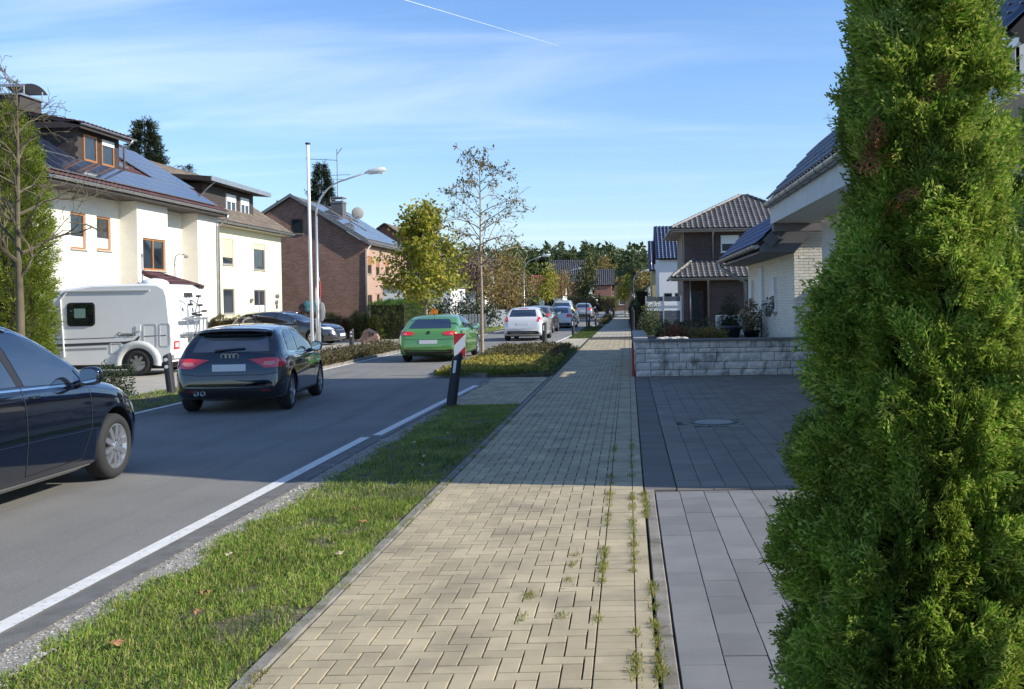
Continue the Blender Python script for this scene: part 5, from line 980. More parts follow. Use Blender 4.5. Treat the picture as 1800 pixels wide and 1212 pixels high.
# ---- motorhome
M_mh=mat('motorhome_white',(.78,.78,.75),.32,coat=.4,var=(1.5,.03)); M_mhg=mat('motorhome_stripe_dark',(.06,.06,.062),.4); M_mhl=mat('motorhome_stripe_grey',(.33,.33,.32),.4)
t=thing('motorhome','white motorhome with a bicycle rack on its back parked before the cream house','motorhome',(-11.6,25.6,0)); xr,xf=-11.55,-17.2; y0,y1=25.6,27.62
prof=[(xr,.62),(xr+.02,.9),(xr-.03,1.2),(xr-.10,2.05),(xr-.16,2.22),(xr-.32,2.31),(xr-.6,2.33),(xr-2.0,2.31),(xr-2.3,2.27),(xr-3.1,2.17),(xr-4.2,2.0),(xr-5.0,1.3),(xr-5.6,1.0),(xr-5.7,.4),(xr-5.2,.28),(xr-1.25,.28),(xr-1.25,.28),(xr-.5,.30),(xr-.05,.33)]
q=B(); n=len(prof); V=[];F=[]
ins=[(0.0,.05),(.05,.0),(1.97,.0),(2.02,.05)]; cxm=np.mean([p[0] for p in prof]); czm=1.3
for d,i_ in ins:
    for x,z in prof: V.append((x+(i_ if x<cxm else -i_),y0+d,z+(-i_ if z>czm else i_*.3)))
for k in range(3):
    for i in range(n): F.append((k*n+i,k*n+(i+1)%n,(k+1)*n+(i+1)%n,(k+1)*n+i))
F+=[tuple(range(n-1,-1,-1)),tuple(3*n+i for i in range(n))]; bd=put('body',V,F,M_mh,t)
def flat(name,poly,y,m,par,th=.012):
    q=B(); q.prism(poly,'y',y-th,y); return q.build(name,m,par)
ys=y0-.001
def rrect(x0,x1,z0,z1,r,n=4):
    out=[]
    for cx_,cz_,a0 in ((x1-r,z1-r,0),(x0+r,z1-r,90),(x0+r,z0+r,180),(x1-r,z0+r,270)):
        for k in range(n+1): a=R(a0+90*k/n); out.append((cx_+r*math.cos(a),cz_+r*math.sin(a)))
    return out
def ringp(name,x0,x1,z0,z1,r,wd,m,par,th=.007):
    a=rrect(x0,x1,z0,z1,r); b=rrect(x0+wd,x1-wd,z0+wd,z1-wd,max(.01,r-wd)); n=len(a); V=[(p[0],ys-th,p[1]) for p in a+b]+[(p[0],ys,p[1]) for p in a+b]; F=[]
    for i in range(n): j=(i+1)%n; F+=[(i,j,n+j,n+i),(2*n+i,2*n+j,j,i),(n+i,n+j,3*n+j,3*n+i)]
    return put(name,V,F,m,par)
wdw=flat('side_window',rrect(-14.17,-13.52,1.30,1.84,.08),ys,M_cglass,t,.03); flat('window_blind',rrect(-14.0,-13.72,1.48,1.72,.02),ys-.03,mat('teal_blind',(.16,.26,.22),.6),wdw,.003)
ringp('window_frame',-14.2,-13.49,1.27,1.87,.09,.035,M_blk,t)
for a in ((-12.27,-11.77,.70,1.34),(-11.74,-11.62,.72,1.34)): pass
ringp('locker_door',-12.29,-11.98 if False else -11.93,.69,1.31,.07,.03,mat('locker_trim',(.52,.52,.50),.4),t); ringp('locker_door',-11.88,-11.60,.72,1.32,.07,.03,mat('locker_trim',(.52,.52,.50)),t); ringp('service_hatch',-13.13,-12.83,.56,.84,.02,.03,mat('locker_trim',(.52,.52,.50)),t)
flat('dark_stripe',[(-15.5,.80),(-12.75,.87),(-12.50,.90),(-12.40,1.0),(-12.36,.99),(-12.44,.86),(-12.7,.81),(-15.5,.73)],ys,M_mhg,t,.005); flat('grey_stripe',[(-15.5,.68),(-13.2,.73),(-13.2,.68),(-15.5,.63)],ys,M_mhl,t,.005); flat('thin_stripe',[(-15.5,.93),(-13.0,.980),(-13.0,.967),(-15.5,.915)],ys,M_mhg,t,.004); flat('thin_stripe',[(-12.3,1.0),(-11.7,1.02),(-11.7,1.005),(-12.3,.985)],ys-.001,M_mhg,t,.004)
text('Compact',.125,M_mhg,t,(-12.70,ys-.012,1.05),(R(90),0,0)); text('ADRIA',.16,M_mhg,t,(xr-.085,26.75,2.03),(R(90),0,R(90)),ext=.03)
q=B(); q.tube([(-14.15,ys-.01,2.17),(-14.35,ys-.02,1.95),(-14.3,ys-.02,1.0),(-14.28,ys-.02,.5)],.018,5); q.build('awning_cord',M_white,t); B().box(-12.46,-12.34,ys-.018,ys,1.13,1.27).build('vent_box',M_mh,t); B().box(-14.2,-12.1,ys-.03,ys,2.14,2.17).build('awning_rail',mat('locker_trim',(.52,.52,.50)),t)
B().lathe([(.0,.10),(.30,.09),(.34,.02),(.34,0)],(-13.2,26.3,2.19),n=16).build('roof_hatch',M_white,t,True); V,F=ballmesh((-12.2,26.1,2.33),.34,14,6,(1,1.1,.42)); put('roof_dome',V,F,M_white,t,smooth=True)
for yw in (y0-.035,y1-.22):
    q=B(); q.lathe([(.20,.02),(.21,0),(.30,.0),(.325,.03),(.325,.17),(.30,.2),(.2,.2)],(-12.43,yw,.325),'y',28); wh=q.build('wheel',M_rub,t,True); q=B(); q.lathe([(0,.0),(.06,.0),(.08,.03),(.205,.03),(.215,.005)],(-12.43,yw,.325),'y',20)
    for i in range(7): a=6.283*i/7; ca,sa=math.cos(a),math.sin(a); q.fbox((-12.43,yw,.325),(ca,0,sa),(-sa,0,ca),(0,-1,0),.05,.19,-.035,.035,-.028,.004)
    q.build('rim',M_rim,wh); 
V=[];F=[];n=14
for k in range(n+1):
    a=R(-8)+R(196)*k/n; 
    for rr_,yy_ in ((.40,0),(.46,-.05),(.56,-.05),(.60,0)): V.append((-12.43+rr_*math.cos(a),ys+yy_,.32+rr_*math.sin(a)*.95))
for k in range(n):
    for i in range(3): F.append((k*4+i,k*4+i+1,(k+1)*4+i+1,(k+1)*4+i))
put('wheel_arch',V,F,mat('arch_white',(.60,.61,.58),.4),t,smooth=True); q=B(); q.prism([(-12.43+.40*math.cos(R(a)),.32+.38*math.sin(R(a))) for a in range(-8,190,12)],'y',ys-.006,ys); q.build('wheel_housing',M_blk,t)
B().box(xr-5.0,xr-.3,25.8,27.4,.16,.3).build('chassis',M_blk,t)
xb=xr+.03; tl=B().box(xr-.02,xr+.03,25.66,25.95,.66,.86).build('tail_light',M_red,t); B().box(xr+.031,xr+.034,25.70,25.91,.70,.82).build('lamp_lens',M_clear,tl); tl=B().box(xr-.02,xr+.03,27.27,27.55,.66,.86).build('tail_light',M_red,t); B().box(xr-.06,xr+.035,25.62,27.6,.42,.52).build('bumper_trim',mat('arch_white',(.60,.61,.58)),t)
b=thing('bicycle_rack','white folded bicycle rack on the back of the motorhome','bicycle rack',(xr,26.6,1.2)); q=B()
for y in (26.25,26.95): q.tube([(xr-.02,y,.95),(xr+.12,y,.95),(xr+.12,y,1.75),(xr-.08,y,1.9)],.018,6)
for z in (1.02,1.38): q.box(xr+.08,xr+.20,26.0,27.3,z,z+.05)
for y in (26.5,26.7,26.95,27.15): q.tube([(xr+.22,y,.98),(xr+.24,y,1.45)],.02,6)
q.build('rail',M_alu,b); q=B()
for y,z,yb,zb in ((26.6,1.5,26.85,2.0),(26.4,1.55,27.2,1.6),(26.3,1.45,26.9,1.5)): q.tube([(xr+.15,y,z),(xr+.16,yb,zb)],.014,5)
for y,z in ((26.85,2.0),(26.35,1.78),(26.95,1.76),(27.2,1.6),(26.6,1.52),(26.9,1.5)): q.box(xr+.10,xr+.2,y-.05,y+.05,z-.025,z+.03)
q.build('clamp',M_blk,b); B().box(xr+.2,xr+.26,26.42,26.72,.93,1.02).box(xr+.2,xr+.26,26.9,27.2,.93,1.02).build('foot',M_blk,b)
# ================= street furniture
M_galv=mat('galvanised_steel',(.50,.51,.51),.4,.7,var=(5,.12)); M_wpole=mat('white_pole_paint',(.72,.73,.74),.3); M_bol=mat('dark_bollard',(.022,.024,.028),.55,var=(12,.2)); M_refl=mat('white_reflector',(.78,.78,.76),.25)
def lamp_post(x,y,h,lab,dx=2.4,s=1.,grp='street lamps'):
    t=thing('street_lamp',lab,'street lamp',(x,y,0),0,grp); B().tube([(x,y,0),(x,y,1.2),(x,y,1.25),(x,y,h*.72)],[.085*s,.085*s,.06*s,.05*s],10).build('pole',M_galv,t,True)
    pts=[(x+dx*(1-math.cos(a))*.62,y,h*.72+h*.20*math.sin(a)) for a in np.linspace(0,1.35,9)]; pts.append((x+dx*.86,y,h*.955)); B().tube(pts,[.042*s]*5+[.033*s]*5,8).build('arm',M_galv,t,True)
    e=Vector((x+dx*.84,y,h*.952)); q=B(); q.tube([e,e+Vector((.12,0,.02)),e+Vector((.45,0,.08)),e+Vector((.72,0,.125)),e+Vector((.76,0,.125))],[.05*s,.10*s,.125*s,.085*s,.03*s],10); hd=q.build('lamp_head',mat('lamp_head_grey',(.60,.61,.60),.35),t,True); q=B(); q.box(e.x+.2,e.x+.66,y-.07,y+.07,e.z-.045,e.z-.01); q.build('diffuser',mat('lamp_diffuser',(.62,.60,.50),.3),hd)
lamp_post(-12.06,39.3,7.15,'tall galvanised street lamp with a curved arm before the brown brick house',2.35)
lamp_post(-8.75,85,5.75,'street lamp with a curved arm beside the russet trees',1.8,.9); lamp_post(-7.75,120,5.7,'far street lamp in front of the red roofed house',1.7,.9); lamp_post(.55,105,4.9,'slim street lamp on the right of the footpath',1.2,.7)
t=thing('flagpole','tall white pole rising beside the street lamp','pole',(-12.24,39.0,0)); B().tube([(-12.2,39,0),(-12.24,39,7.9)],[.065,.055],12).build('shaft',M_wpole,t,True); B().lathe([(0,.06),(.10,.05),(.10,0),(.07,-.02)],(-12.24,39,7.9),n=12).build('cap',M_bol,t)
t=thing('sign_post','grey post with round traffic signs seen from the edge beside the street lamp','sign',(-11.72,38.4,0)); B().tube([(-11.72,38.4,0),(-11.72,38.4,2.75)],.035,8).build('post',M_galv,t)
def disc(x,y,z,r,m,nm,par,ang): 
    q=B(); q.lathe([(0,-.006),(r,-.006),(r,.006),(0,.006)],(0,0,0),'y',24); V=[tuple(Matrix.Rotation(ang,3,'Z')@Vector(v)+Vector((x,y,z))) for v in q.v]; return put(nm,V,q.f,m,par)
disc(-11.66,38.35,2.3,.33,mat('sign_red',(.5,.03,.03),.4),'sign_plate',t,R(-76)); disc(-11.80,38.3,2.05,.36,M_refl,'sign_plate',t,R(-68)); disc(-11.62,38.35,1.45,.36,mat('sign_back_grey',(.42,.43,.43),.5),'sign_plate',t,R(-54))
def bollard(x,y,h,lab,lean=0,front=True,w_=.15,grp='bollards along the road'):
    t=thing('bollard',lab,'bollard',(x,y,0),0,grp); q=B(); r=w_/2; V=[];F=[]; n=12
    for zc,sc_ in ((0,1),(h-.04,1),(h,.86)):
        for k in range(n): a=6.283*k/n; V.append((x+r*sc_*math.cos(a)*1.05+lean*zc+(.05*(r*math.sin(a)) if 0 else 0),y+r*sc_*math.sin(a),zc+(.04*math.cos(a) if zc>0 else 0)))
    for i in range(2):
        for k in range(n): F.append((i*n+k,i*n+(k+1)%n,(i+1)*n+(k+1)%n,(i+1)*n+k))
    F.append(tuple(2*n+k for k in range(n))); put('post',V,F,M_bol,t)
    if front: B().fbox((x+lean*(h-.2),y-r-.006,h-.30),(1,0,0),(lean,0,1),(0,-1,0),-.045,.0,0,.21,0,.008).build('reflector',M_refl,t)
    else:
        for dz in (.1,.24): disc(x+lean*(h-dz),y-r-.006,h-dz,.035,M_refl,'reflector',t,0)
bollard(-3.0,16.97,.86,'leaning dark bollard with a white strip at the near end of the green verge',.14,True,.17); bollard(-9.15,20.2,.78,'dark bollard with two round reflectors beside the round bush and motorhome',-.10,False,.16); bollard(-10.9,39.8,.72,'dark bollard with two round reflectors beyond the low hedge strip',0,False,.17); bollard(-3.19,38.2,.92,'dark bollard with a white strip at the far end of the planted island',0,True,.17)
for x,y,l in ((-2.75,50,'dark bollard on the edge of the far grass strip'),(-2.45,62,'dark bollard under the dark green street tree'),(-2.25,69,'dark bollard just behind the dark green street tree'),(-1.95,86,'low dark bollard near the cyclist'),(-1.75,95,'low dark bollard beyond the cyclist')): bollard(x,y,.8,l,0,True,.15)
M_sred=mat('chevron_red',(.50,.03,.03),.4)
t=thing('chevron_sign','red and white striped warning plate at the front of the planted island','sign',(-4.02,24.0,0)); B().tube([(-4.02,24.03,0),(-4.02,24.03,1.0)],.03,8).build('post',M_galv,t)
pl=B().box(-4.15,-3.88,23.985,24.0,.45,1.0,).build('sign_plate',M_refl,t); q=B()
for poly in ([(-4.15,.71),(-3.88,.98),(-3.88,1.0),(-4.15,1.0)],[(-4.12,.45),(-3.88,.45),(-3.88,.69)]): q.prism(poly,'y',23.98,23.9845)
q.build('red_stripe',M_sred,pl)
t=thing('warning_lamp','pair of orange warning lamps behind the green coupe','lamp',(-9.2,48,0)); B().tube([(-9.2,48,0),(-9.2,48,.9)],.03,6).build('post',M_bol,t); disc(-9.2,47.9,1.28,.19,mat('orange_lamp',(.75,.25,.02),.3),'lens',t,0); disc(-9.2,47.9,.95,.19,mat('orange_lamp',(.75,.25,.02)),'lens',t,0)
# address stone
q=B(); P=[(-12.35,0),(-11.35,0),(-11.4,.25),(-11.55,.42),(-11.85,.60),(-12.0,.52),(-12.2,.2)]; q.prism(P,'y',46.0,46.35); V=[(a+random.uniform(-.03,.03),b+random.uniform(-.03,.03),c) for a,b,c in q.v]; st=put('address_stone',V,q.f,mat('pink_sandstone',(.40,.25,.19),.9,var=(4,.2),bump=(12,.8)),None,(-11.9,46.2,0)); tag(st,'pinkish boulder carrying the house number 24 before the clipped hedge','boulder'); text('24',.26,mat('engraved_black',(.03,.03,.03),.8),st,(-11.72,45.95,.32),(R(90),0,0),name='number')
# fences, walls and small buildings on the left
t=thing('garage_block','white garage block half hidden behind the clipped hedge and the yellow tree','garage',(-13,66,0)); B().box(-16,-11.6,66,72,0,2.7).build('wall',mat('white_render',(.72,.72,.70)),t); B().box(-16.1,-11.5,65.9,72.1,2.7,2.9).build('roof',M_greyw,t); win(t,(-14.5,66,0),UX,NY,0,2.3,.0,2.1,M_white,rec=-.03,name='garage_door',glass=M_blindw,sill=None)
t=thing('picket_fence','grey upright slat fence behind the green coupe','fence',(-11,58,0))
for k in range(24): x=-12.2+.17*k; B().box(x,x+.11,58,58.03,.05,1.05).build('slat',M_galv,t)
B().box(-12.2,-8.1,58.035,58.06,.25,.31).box(-12.2,-8.1,58.035,58.06,.85,.91).build('rail',M_galv,t)
t=thing('white_gate','white sliding gate panel on the left behind the tree trunks','gate',(-8.9,66,0)); B().box(-9.5,-9.38,66,66.1,0,1.35).build('post',M_bol,t); B().box(-9.35,-7.9,66,66.05,.12,1.2).build('panel',M_white,t)
# ================= planting
M_ygreen=M_leaf('linden_leaf',[(.18,.23,.03),(.28,.30,.035),(.42,.36,.04),(.13,.19,.025),(.50,.38,.05)],.35)
M_sparse=M_leaf('olive_leaf',[(.09,.10,.03),(.13,.12,.03),(.06,.07,.025),(.25,.18,.04)],.25); M_russ=M_leaf('russet_leaf',[(.28,.17,.05),(.33,.23,.06),(.19,.12,.045),(.24,.21,.06),(.13,.12,.035)],.35); M_brownl=M_leaf('brown_twig_leaf',[(.19,.13,.075),(.25,.17,.09),(.13,.09,.05),(.30,.21,.08)],.2)
M_pine=M_leaf('pine_needle',[(.055,.085,.028),(.08,.11,.036),(.04,.06,.022),(.11,.13,.045)],.15); M_spruce=M_leaf('spruce_needle',[(.020,.032,.016),(.034,.048,.022),(.05,.06,.03)],.1); M_dkshr=M_leaf('dark_shrub_leaf',[(.025,.045,.016),(.04,.065,.02),(.02,.03,.012)],.15); M_mixh=M_leaf('autumn_hedge_leaf',[(.07,.08,.025),(.12,.09,.035),(.05,.06,.02),(.16,.10,.045)],.25); M_yelc=M_leaf('autumn_ground_leaf',[(.38,.31,.05),(.26,.28,.04),(.42,.28,.08),(.16,.23,.035),(.36,.20,.06)],.35); M_hedgeg=M_leaf('bright_hedge',[(.05,.12,.018),(.075,.15,.022),(.035,.085,.014)],.25); M_hedgey=M_leaf('yellow_hedge',[(.13,.15,.025),(.17,.17,.03),(.09,.12,.02)],.25); M_deadh=M_leaf('dead_thuja',[(.17,.06,.02),(.22,.085,.03),(.11,.04,.015)],.2)
M_greybark=mat('grey_bark',(.22,.19,.15),.95,var=(14,.3),bump=(30,1)); M_palebark=mat('tan_bark',(.33,.26,.18),.95,var=(14,.25),bump=(30,.8))
# big evergreen at the right edge
TX,TY=.85,2.9
t=conifer('thuja',TX,TY,[(.04,.29),(.4,.34),(.65,.32),(.97,.285),(1.2,.265),(1.46,.215),(1.87,.17),(2.27,.125),(2.5,.09),(2.62,.03)],27000,.8,M_thuja,SPR,'tall columnar thuja filling the right edge of the photo','tree',None,5,seed=3,clump=260)
for dx_,dz_,hh in ((-.085,2.35,.5),(.10,2.3,.5)):
    n=620; zq=RNG.random(n); a=RNG.uniform(0,6.28,n); r=.08*(1-zq*.8); P=np.stack([TX+dx_+r*np.cos(a),TY+r*np.sin(a),dz_+zq*hh],1); D=np.stack([np.cos(a)*.5,np.sin(a)*.5,.9+0*a],1)+RNG.normal(0,.25,(n,3)); D/=np.linalg.norm(D,axis=1)[:,None]; V,F=place_sprays(P,D,.85,SPR); put('leader',V,F,M_thuja,t)
for cx_,cz_,k,fr in ((.675,2.12,7,.17),(.72,2.0,4,.2),(.88,.665,5,.44),(.80,2.27,3,.17)):
    P=np.array([(cx_+random.gauss(0,.014),TY-fr+random.gauss(0,.012),cz_+random.gauss(0,.02)) for _ in range(k)]); D=rdir(k); D[:,1]=-abs(D[:,1])*.4; D/=np.linalg.norm(D,axis=1)[:,None]; V,F=place_sprays(P,D,.7,SPR); put('dead_spray',V,F,M_deadh,t,kind='stuff')
conifer('thuja',1.64,3.5,[(.04,.28),(.6,.34),(1.4,.30),(2.1,.22),(2.6,.04)],3500,1.15,M_thuja,SPR,'darker thuja partly hidden behind the tall columnar thuja','tree',None,5,seed=9)
conifer('thuja',2.0,2.75,[(.04,.40),(.5,.45),(1.0,.36),(1.4,.1)],2200,1.05,M_thuja,SPR,'shorter thuja next in the row beyond the right edge','tree',None,5,seed=5)  # out of view, added to shade the foot of the tall thuja
# left tall thujas and bare tree
conifer('thuja',-13.75,22.3,[(.05,.85),(1,.92),(3.5,.85),(5.2,.62),(6.0,.3),(6.3,.05)],11000,2.3,M_thujaY,SPR2,'tall yellow green thuja right beside the front of the motorhome','tree','tall thujas by the motorhome',6,seed=2)
conifer('thuja',-15.2,22.1,[(.05,.85),(1,.9),(3.5,.85),(5.2,.62),(6.1,.25),(6.4,.05)],11000,2.3,M_thujaY,SPR2,'tall yellow green thuja cut by the left edge of the photo','tree','tall thujas by the motorhome',6,seed=7)
deciduous('bare_tree',-11.42,19.0,6.0,.095,.38,26,1.5,'bare young tree standing before the tall thujas at the left edge',None,0,.1,mat('dark_grey_bark',(.12,.10,.06),.95,var=(3,.4)),up=1.1,seed=12,levels=3,sub=2,curve=.22,minr=.0045)
# centre sparse tree
deciduous('young_tree',-4.31,29.7,6.05,.062,.46,28,1.55,'slim young tree with few hanging leaves on the planted island',M_sparse,1300,.10,M_palebark,lsd=.05,up=.62,droop=.25,seed=4,levels=3,sub=2,minr=.005,lup=-.9,asp=.5)
deciduous('linden_tree',-9.2,46,5.7,.10,.24,28,1.9,'yellow green linden tree beside the brown brick house',M_ygreen,8500,.19,M_greybark,lsd=.2,up=.6,seed=6,levels=2,sub=3)
deciduous('young_tree',-6.85,57,4.2,.05,.30,18,1.5,'leaning young tree with russet leaves left of the white family hatchback',M_russ,700,.14,M_bark,lsd=.16,seed=8,levels=2,sub=2)
blobcrown('twiggy_tree',-11.2,75,5,'broad brownish twiggy tree behind the slim young tree',[(-1.2,0,3.6,1.9,2.2),(1.4,0.5,3.4,1.9,2.1),(0,0,4.4,1.9,1.6),(2.6,1,2.8,1.2,1.4)],5200,.17,M_brownl,trunk_r=.16)
blobcrown('round_tree',-9.2,70,3,'russet and green leafy tree beside the twiggy tree',[(0,0,2.3,1.3,1.5),(1.1,.5,1.7,1.0,1.2)],2200,.19,M_russ,trunk_r=.09)
blobcrown('leafy_tree',-10.3,92,6.5,'light green tree between the twiggy tree and the pine wood',[(0,0,4.4,1.8,2.4),(.4,0,2.6,2.0,1.7)],2600,.26,M_hedgey,trunk_r=.14)
blobcrown('shrub_tree',-10.6,62,2,'dark evergreen shrub beneath the linden and twiggy trees',[(-.9,0,1.3,1.3,1.2),(.8,.5,1.2,1.3,1.1),(2.0,.4,.9,.9,.9)],3000,.16,M_dkshr,trunk_r=.05)
for x,y,h,r,m,lab in ((-5.75,72,4.6,.95,M_ygreen,'yellowing street tree left of the queue of cars'),(-2.75,66,4.8,.88,M_leaf('dull_green_leaf',[(.07,.09,.025),(.10,.12,.03),(.15,.14,.04),(.05,.06,.02)],.3),'dark green street tree with a thin trunk on the right road edge'),(-6.6,100,5.0,1.5,M_russ,'orange yellow street tree before the red roofed house'),(-.35,98,4.3,.95,M_ygreen,'small yellow tree where the footpath narrows in the distance')):
    blobcrown('street_tree',x,y,h*.8,lab,[(0,0,h*.62,r,h*.30),(.25,.1,h*.78,r*.62,h*.2),(-.25,0,h*.5,r*.8,h*.17)],1500,.17,m,'young street trees',trunk_r=.05)
# pine wood: nearest trees as things
rp=random.Random(5)
for i in range(40):
    x=-70+i*1.95+rp.uniform(-.9,.9); y=rp.uniform(190,245); h=(11.2+rp.uniform(-1.2,1.5)+1.6*math.exp(-((x+10)/9)**2))*y/215
    if x>4: h*=.75
    bl=[(rp.uniform(-1.3,1.3),rp.uniform(-1,1),h*f,rp.uniform(1.3,2.5)*(1.12-f*.35),rp.uniform(.9,1.5)) for f in (.45,.55,.64,.72,.8,.88,.95)]
    blobcrown('pine_tree',x,y,h,('dark green pine in the wood behind the far houses','tall dense pine in the wood behind the far houses')[i%2],bl,2300,.62,M_pine,'pines of the wood at the end of the street',.2,asp=.35)
blobcrown('oak_tree',-4.3,185,10,'orange brown tree at the right end of the pine wood',[(0,0,7.3,2.0,2.6),(.5,0,5,1.9,2.0)],1700,.36,M_russ,trunk_r=.2)
blobcrown('broad_pine',1.2,170,9,'rounded pine standing apart right of the pine wood',[(-1.6,0,5.4,1.6,1.5),(.2,0,7.3,1.9,1.6),(1.7,0,5.6,1.6,1.6),(0,0,4.2,2.6,1.6)],2400,.33,M_pine,trunk_r=.2)
n=17000; X=RNG.uniform(-150,40,n); Hh=13.2+1.6*pn(X,0*X,.35)+1.3*pn(X,0*X,1.1,2)-.25*np.maximum(0,X-2); V,F=leaves(np.stack([X,RNG.uniform(246,262,n),RNG.random(n)**.6*Hh*1.12],1),1.5,.55); put('far_wood',V,F,M_pine,None,(0,255,0),kind='stuff',label='distant dark pine wood closing the street view',cat='wood')
def spruce(x,y,h,r,lab,n=5600):
    t=thing('spruce_tree',lab,'tree',(x,y,0)); B().tube([(x,y,0),(x,y,h)],[.2,.03],6).build('trunk',M_bark,t); f=RNG.random(n)**.75; z=h*(1-.80*f); a=RNG.uniform(0,6.28,n); rr_=r*f*(.35+.65*RNG.random(n)**.5)*(1+.28*np.sin(a*5+z*2.6)+.2*np.sin(z*6)); P=np.stack([x+rr_*np.cos(a),y+rr_*np.sin(a),z-.22*rr_],1); D=np.stack([np.cos(a),np.sin(a),-.15+0*a],1)+RNG.normal(0,.3,(n,3)); D/=np.linalg.norm(D,axis=1)[:,None]; V,F=place_sprays(P,D,7.5,SPR2); put('crown',V,F,M_spruce,t)
spruce(-33.2,70,14.6,3.6,'dark spruce rising behind the cream house roof'); spruce(-30.9,71,11.6,1.5,'tip of a spruce showing behind the yellow house dormer',1200); spruce(-30.1,100,15.6,2.7,'slender dark spruce behind the brown brick house')
blobcrown('garden_tree',-22,108,5,'brown autumn tree behind the brick house roof',[(0,0,4.5,2.4,2.2)],1200,.3,M_brownl,trunk_r=.12)
# hedges left
hedge('hedge',-19.2,-13.4,46.3,47.2,0,1.12,'brownish clipped hedge behind the parked estate car',M_mixh,5200,1.5,protos=SPR2)
hedge('hedge',-12.6,-10.85,49.2,55,0,1.72,'bright green clipped hedge block beside the brick house',M_hedgeg,6500,1.7)
for i,(x,h,lab) in enumerate(((-14.1,1.3,'small yellow green thuja leftmost of the row by the brick house'),(-13.0,1.35,'small yellow green thuja right of the dead red one'),(-12.55,1.25,'small yellow green thuja behind the pinkish boulder'),(-12.1,1.15,'small yellow green thuja touching the bright clipped hedge'))):
    conifer('small_thuja',x,48.2,[(.03,.22),(.3,.27),(.9,.2),(h,.03)],650,1.7,M_hedgey,SPR2,lab,'shrub','small thujas before the brick house',4,seed=i)
conifer('small_thuja',-13.55,48.1,[(.03,.2),(.3,.24),(.8,.18),(1.05,.03)],650,1.6,M_deadh,SPR2,'dead red brown thuja in the row of small thujas','shrub','small thujas before the brick house',4,seed=8)
shrub('round_bush',-9.75,19.0,.47,.72,'round dark bush between the minivan and the motorhome',M_dkshr,3200,.05,'bush')
P=rect(9000,-9.7,-8.15,12,26.5,0); P=P[(pn(P[:,0],P[:,1],1.4)>-.35)]; blades(P,.06,.012,M_grass,'left_grass',.7,label='green grass along the far side of the road',cat='grass')
lp=[]
for i in range(9): 
    y=27.4+1.15*i; shrub('low_shrub',-8.78+.06*math.sin(i*3),y,.72,.46,'low brownish green shrub in the planted strip on the far side of the road',M_mixh,1500,.07,'shrub','low shrubs along the far road edge',stems=5)
kerbrun(tag(B().box(-8.15,-8.1,26.8,26.9,-.04,.02).build('planting_strip_edge',M_kerb),kind='structure'),[(-8.12,26.8),(-8.12,38)],.1,.08)
P=rect(2500,-9.6,-7.95,58,75,.02); blades(P,.1,.03,M_grass,'far_left_grass',.7,label='grass strip on the left beyond the linden tree',cat='grass')
hedge('hedge',-12.5,-9.0,100,101,0,1.9,'long green hedge before the red roofed house',M_hedgeg,1800,2.6); hedge('hedge',-9.4,-8.4,86,87,0,1.9,'rounded blue green hedge beside the left street lamp',M_leaf('blue_hedge',[(.06,.09,.05),(.09,.12,.06)],.2),700,2.4)
hedge('hedge',-9,-3.8,150,151.5,0,2.1,'dark clipped hedge closing the street in the distance',M_dkshr,1600,3.2); hedge('hedge',-3.8,-1.9,149,151,0,2.0,'bright clipped hedge closing the street in the distance',M_hedgey,800,3.2)
# island planting
P=rect(6500,-4.5,-1.9,23.4,30,0); k=P[:,2]; hgt=.11+.06*pn(P[:,0]*2,P[:,1]*2,1.3); P[:,2]=.08+RNG.random(len(P))**.6*hgt; P=P[(P[:,0]<-2.3+.1*pn(P[:,1],P[:,0],2))|(RNG.random(len(P))<.3)]
V,F=leaves(P,.085,.6,.2); put('ground_cover',V,F,M_yelc,None,(-3,26,0),kind='stuff',label='yellow and green ground cover on the front of the traffic island',cat='ground cover')
P=rect(7500,-4.4,-2.0,29.2,35.9,0); hgt=.21+.08*pn(P[:,0]*2,P[:,1]*2,1.1); P[:,2]=.06+RNG.random(len(P))**.5*hgt; V,F=leaves(P,.075,.55,.2); put('island_shrubs',V,F,M_mixh,None,(-3,33,0),kind='stuff',label='dark brownish shrubs on the rear of the traffic island',cat='ground cover')
P=rect(5200,-3.2,-1.78,23.2,36,.05); P=P[P[:,0]>-2.75+.02*(P[:,1]-23)]; blades(P,.13,.014,M_grass2,'island_grass',.6,label='green grass along the footpath side of the island',cat='grass')
P=rect(5000,-4.5,-2.6,23.2,24.6,.06); blades(P,.12,.014,M_leaf('fresh_grass',[(.10,.16,.025),(.16,.2,.03),(.22,.21,.04)],.35),'island_front_grass',.6,label='fresh grass at the front kerb of the island',cat='grass')
P=rect(6000,-2.75,-1.7,46,66,.0); blades(P,.09,.02,M_grass2,'far_verge_grass',.7,label='green grass strip beyond the second bollard',cat='grass')
P=rect(2600,-2.2,-1.5,72,96,0); P[:,2]=RNG.random(len(P))*.35; V,F=leaves(P,.14,.6,.2); put('far_verge_plants',V,F,M_mixh,None,(-2,84,0),kind='stuff',label='low plants between footpath and road near the cyclist',cat='ground cover')
P=rect(3000,.6,10,24,27,.03); 
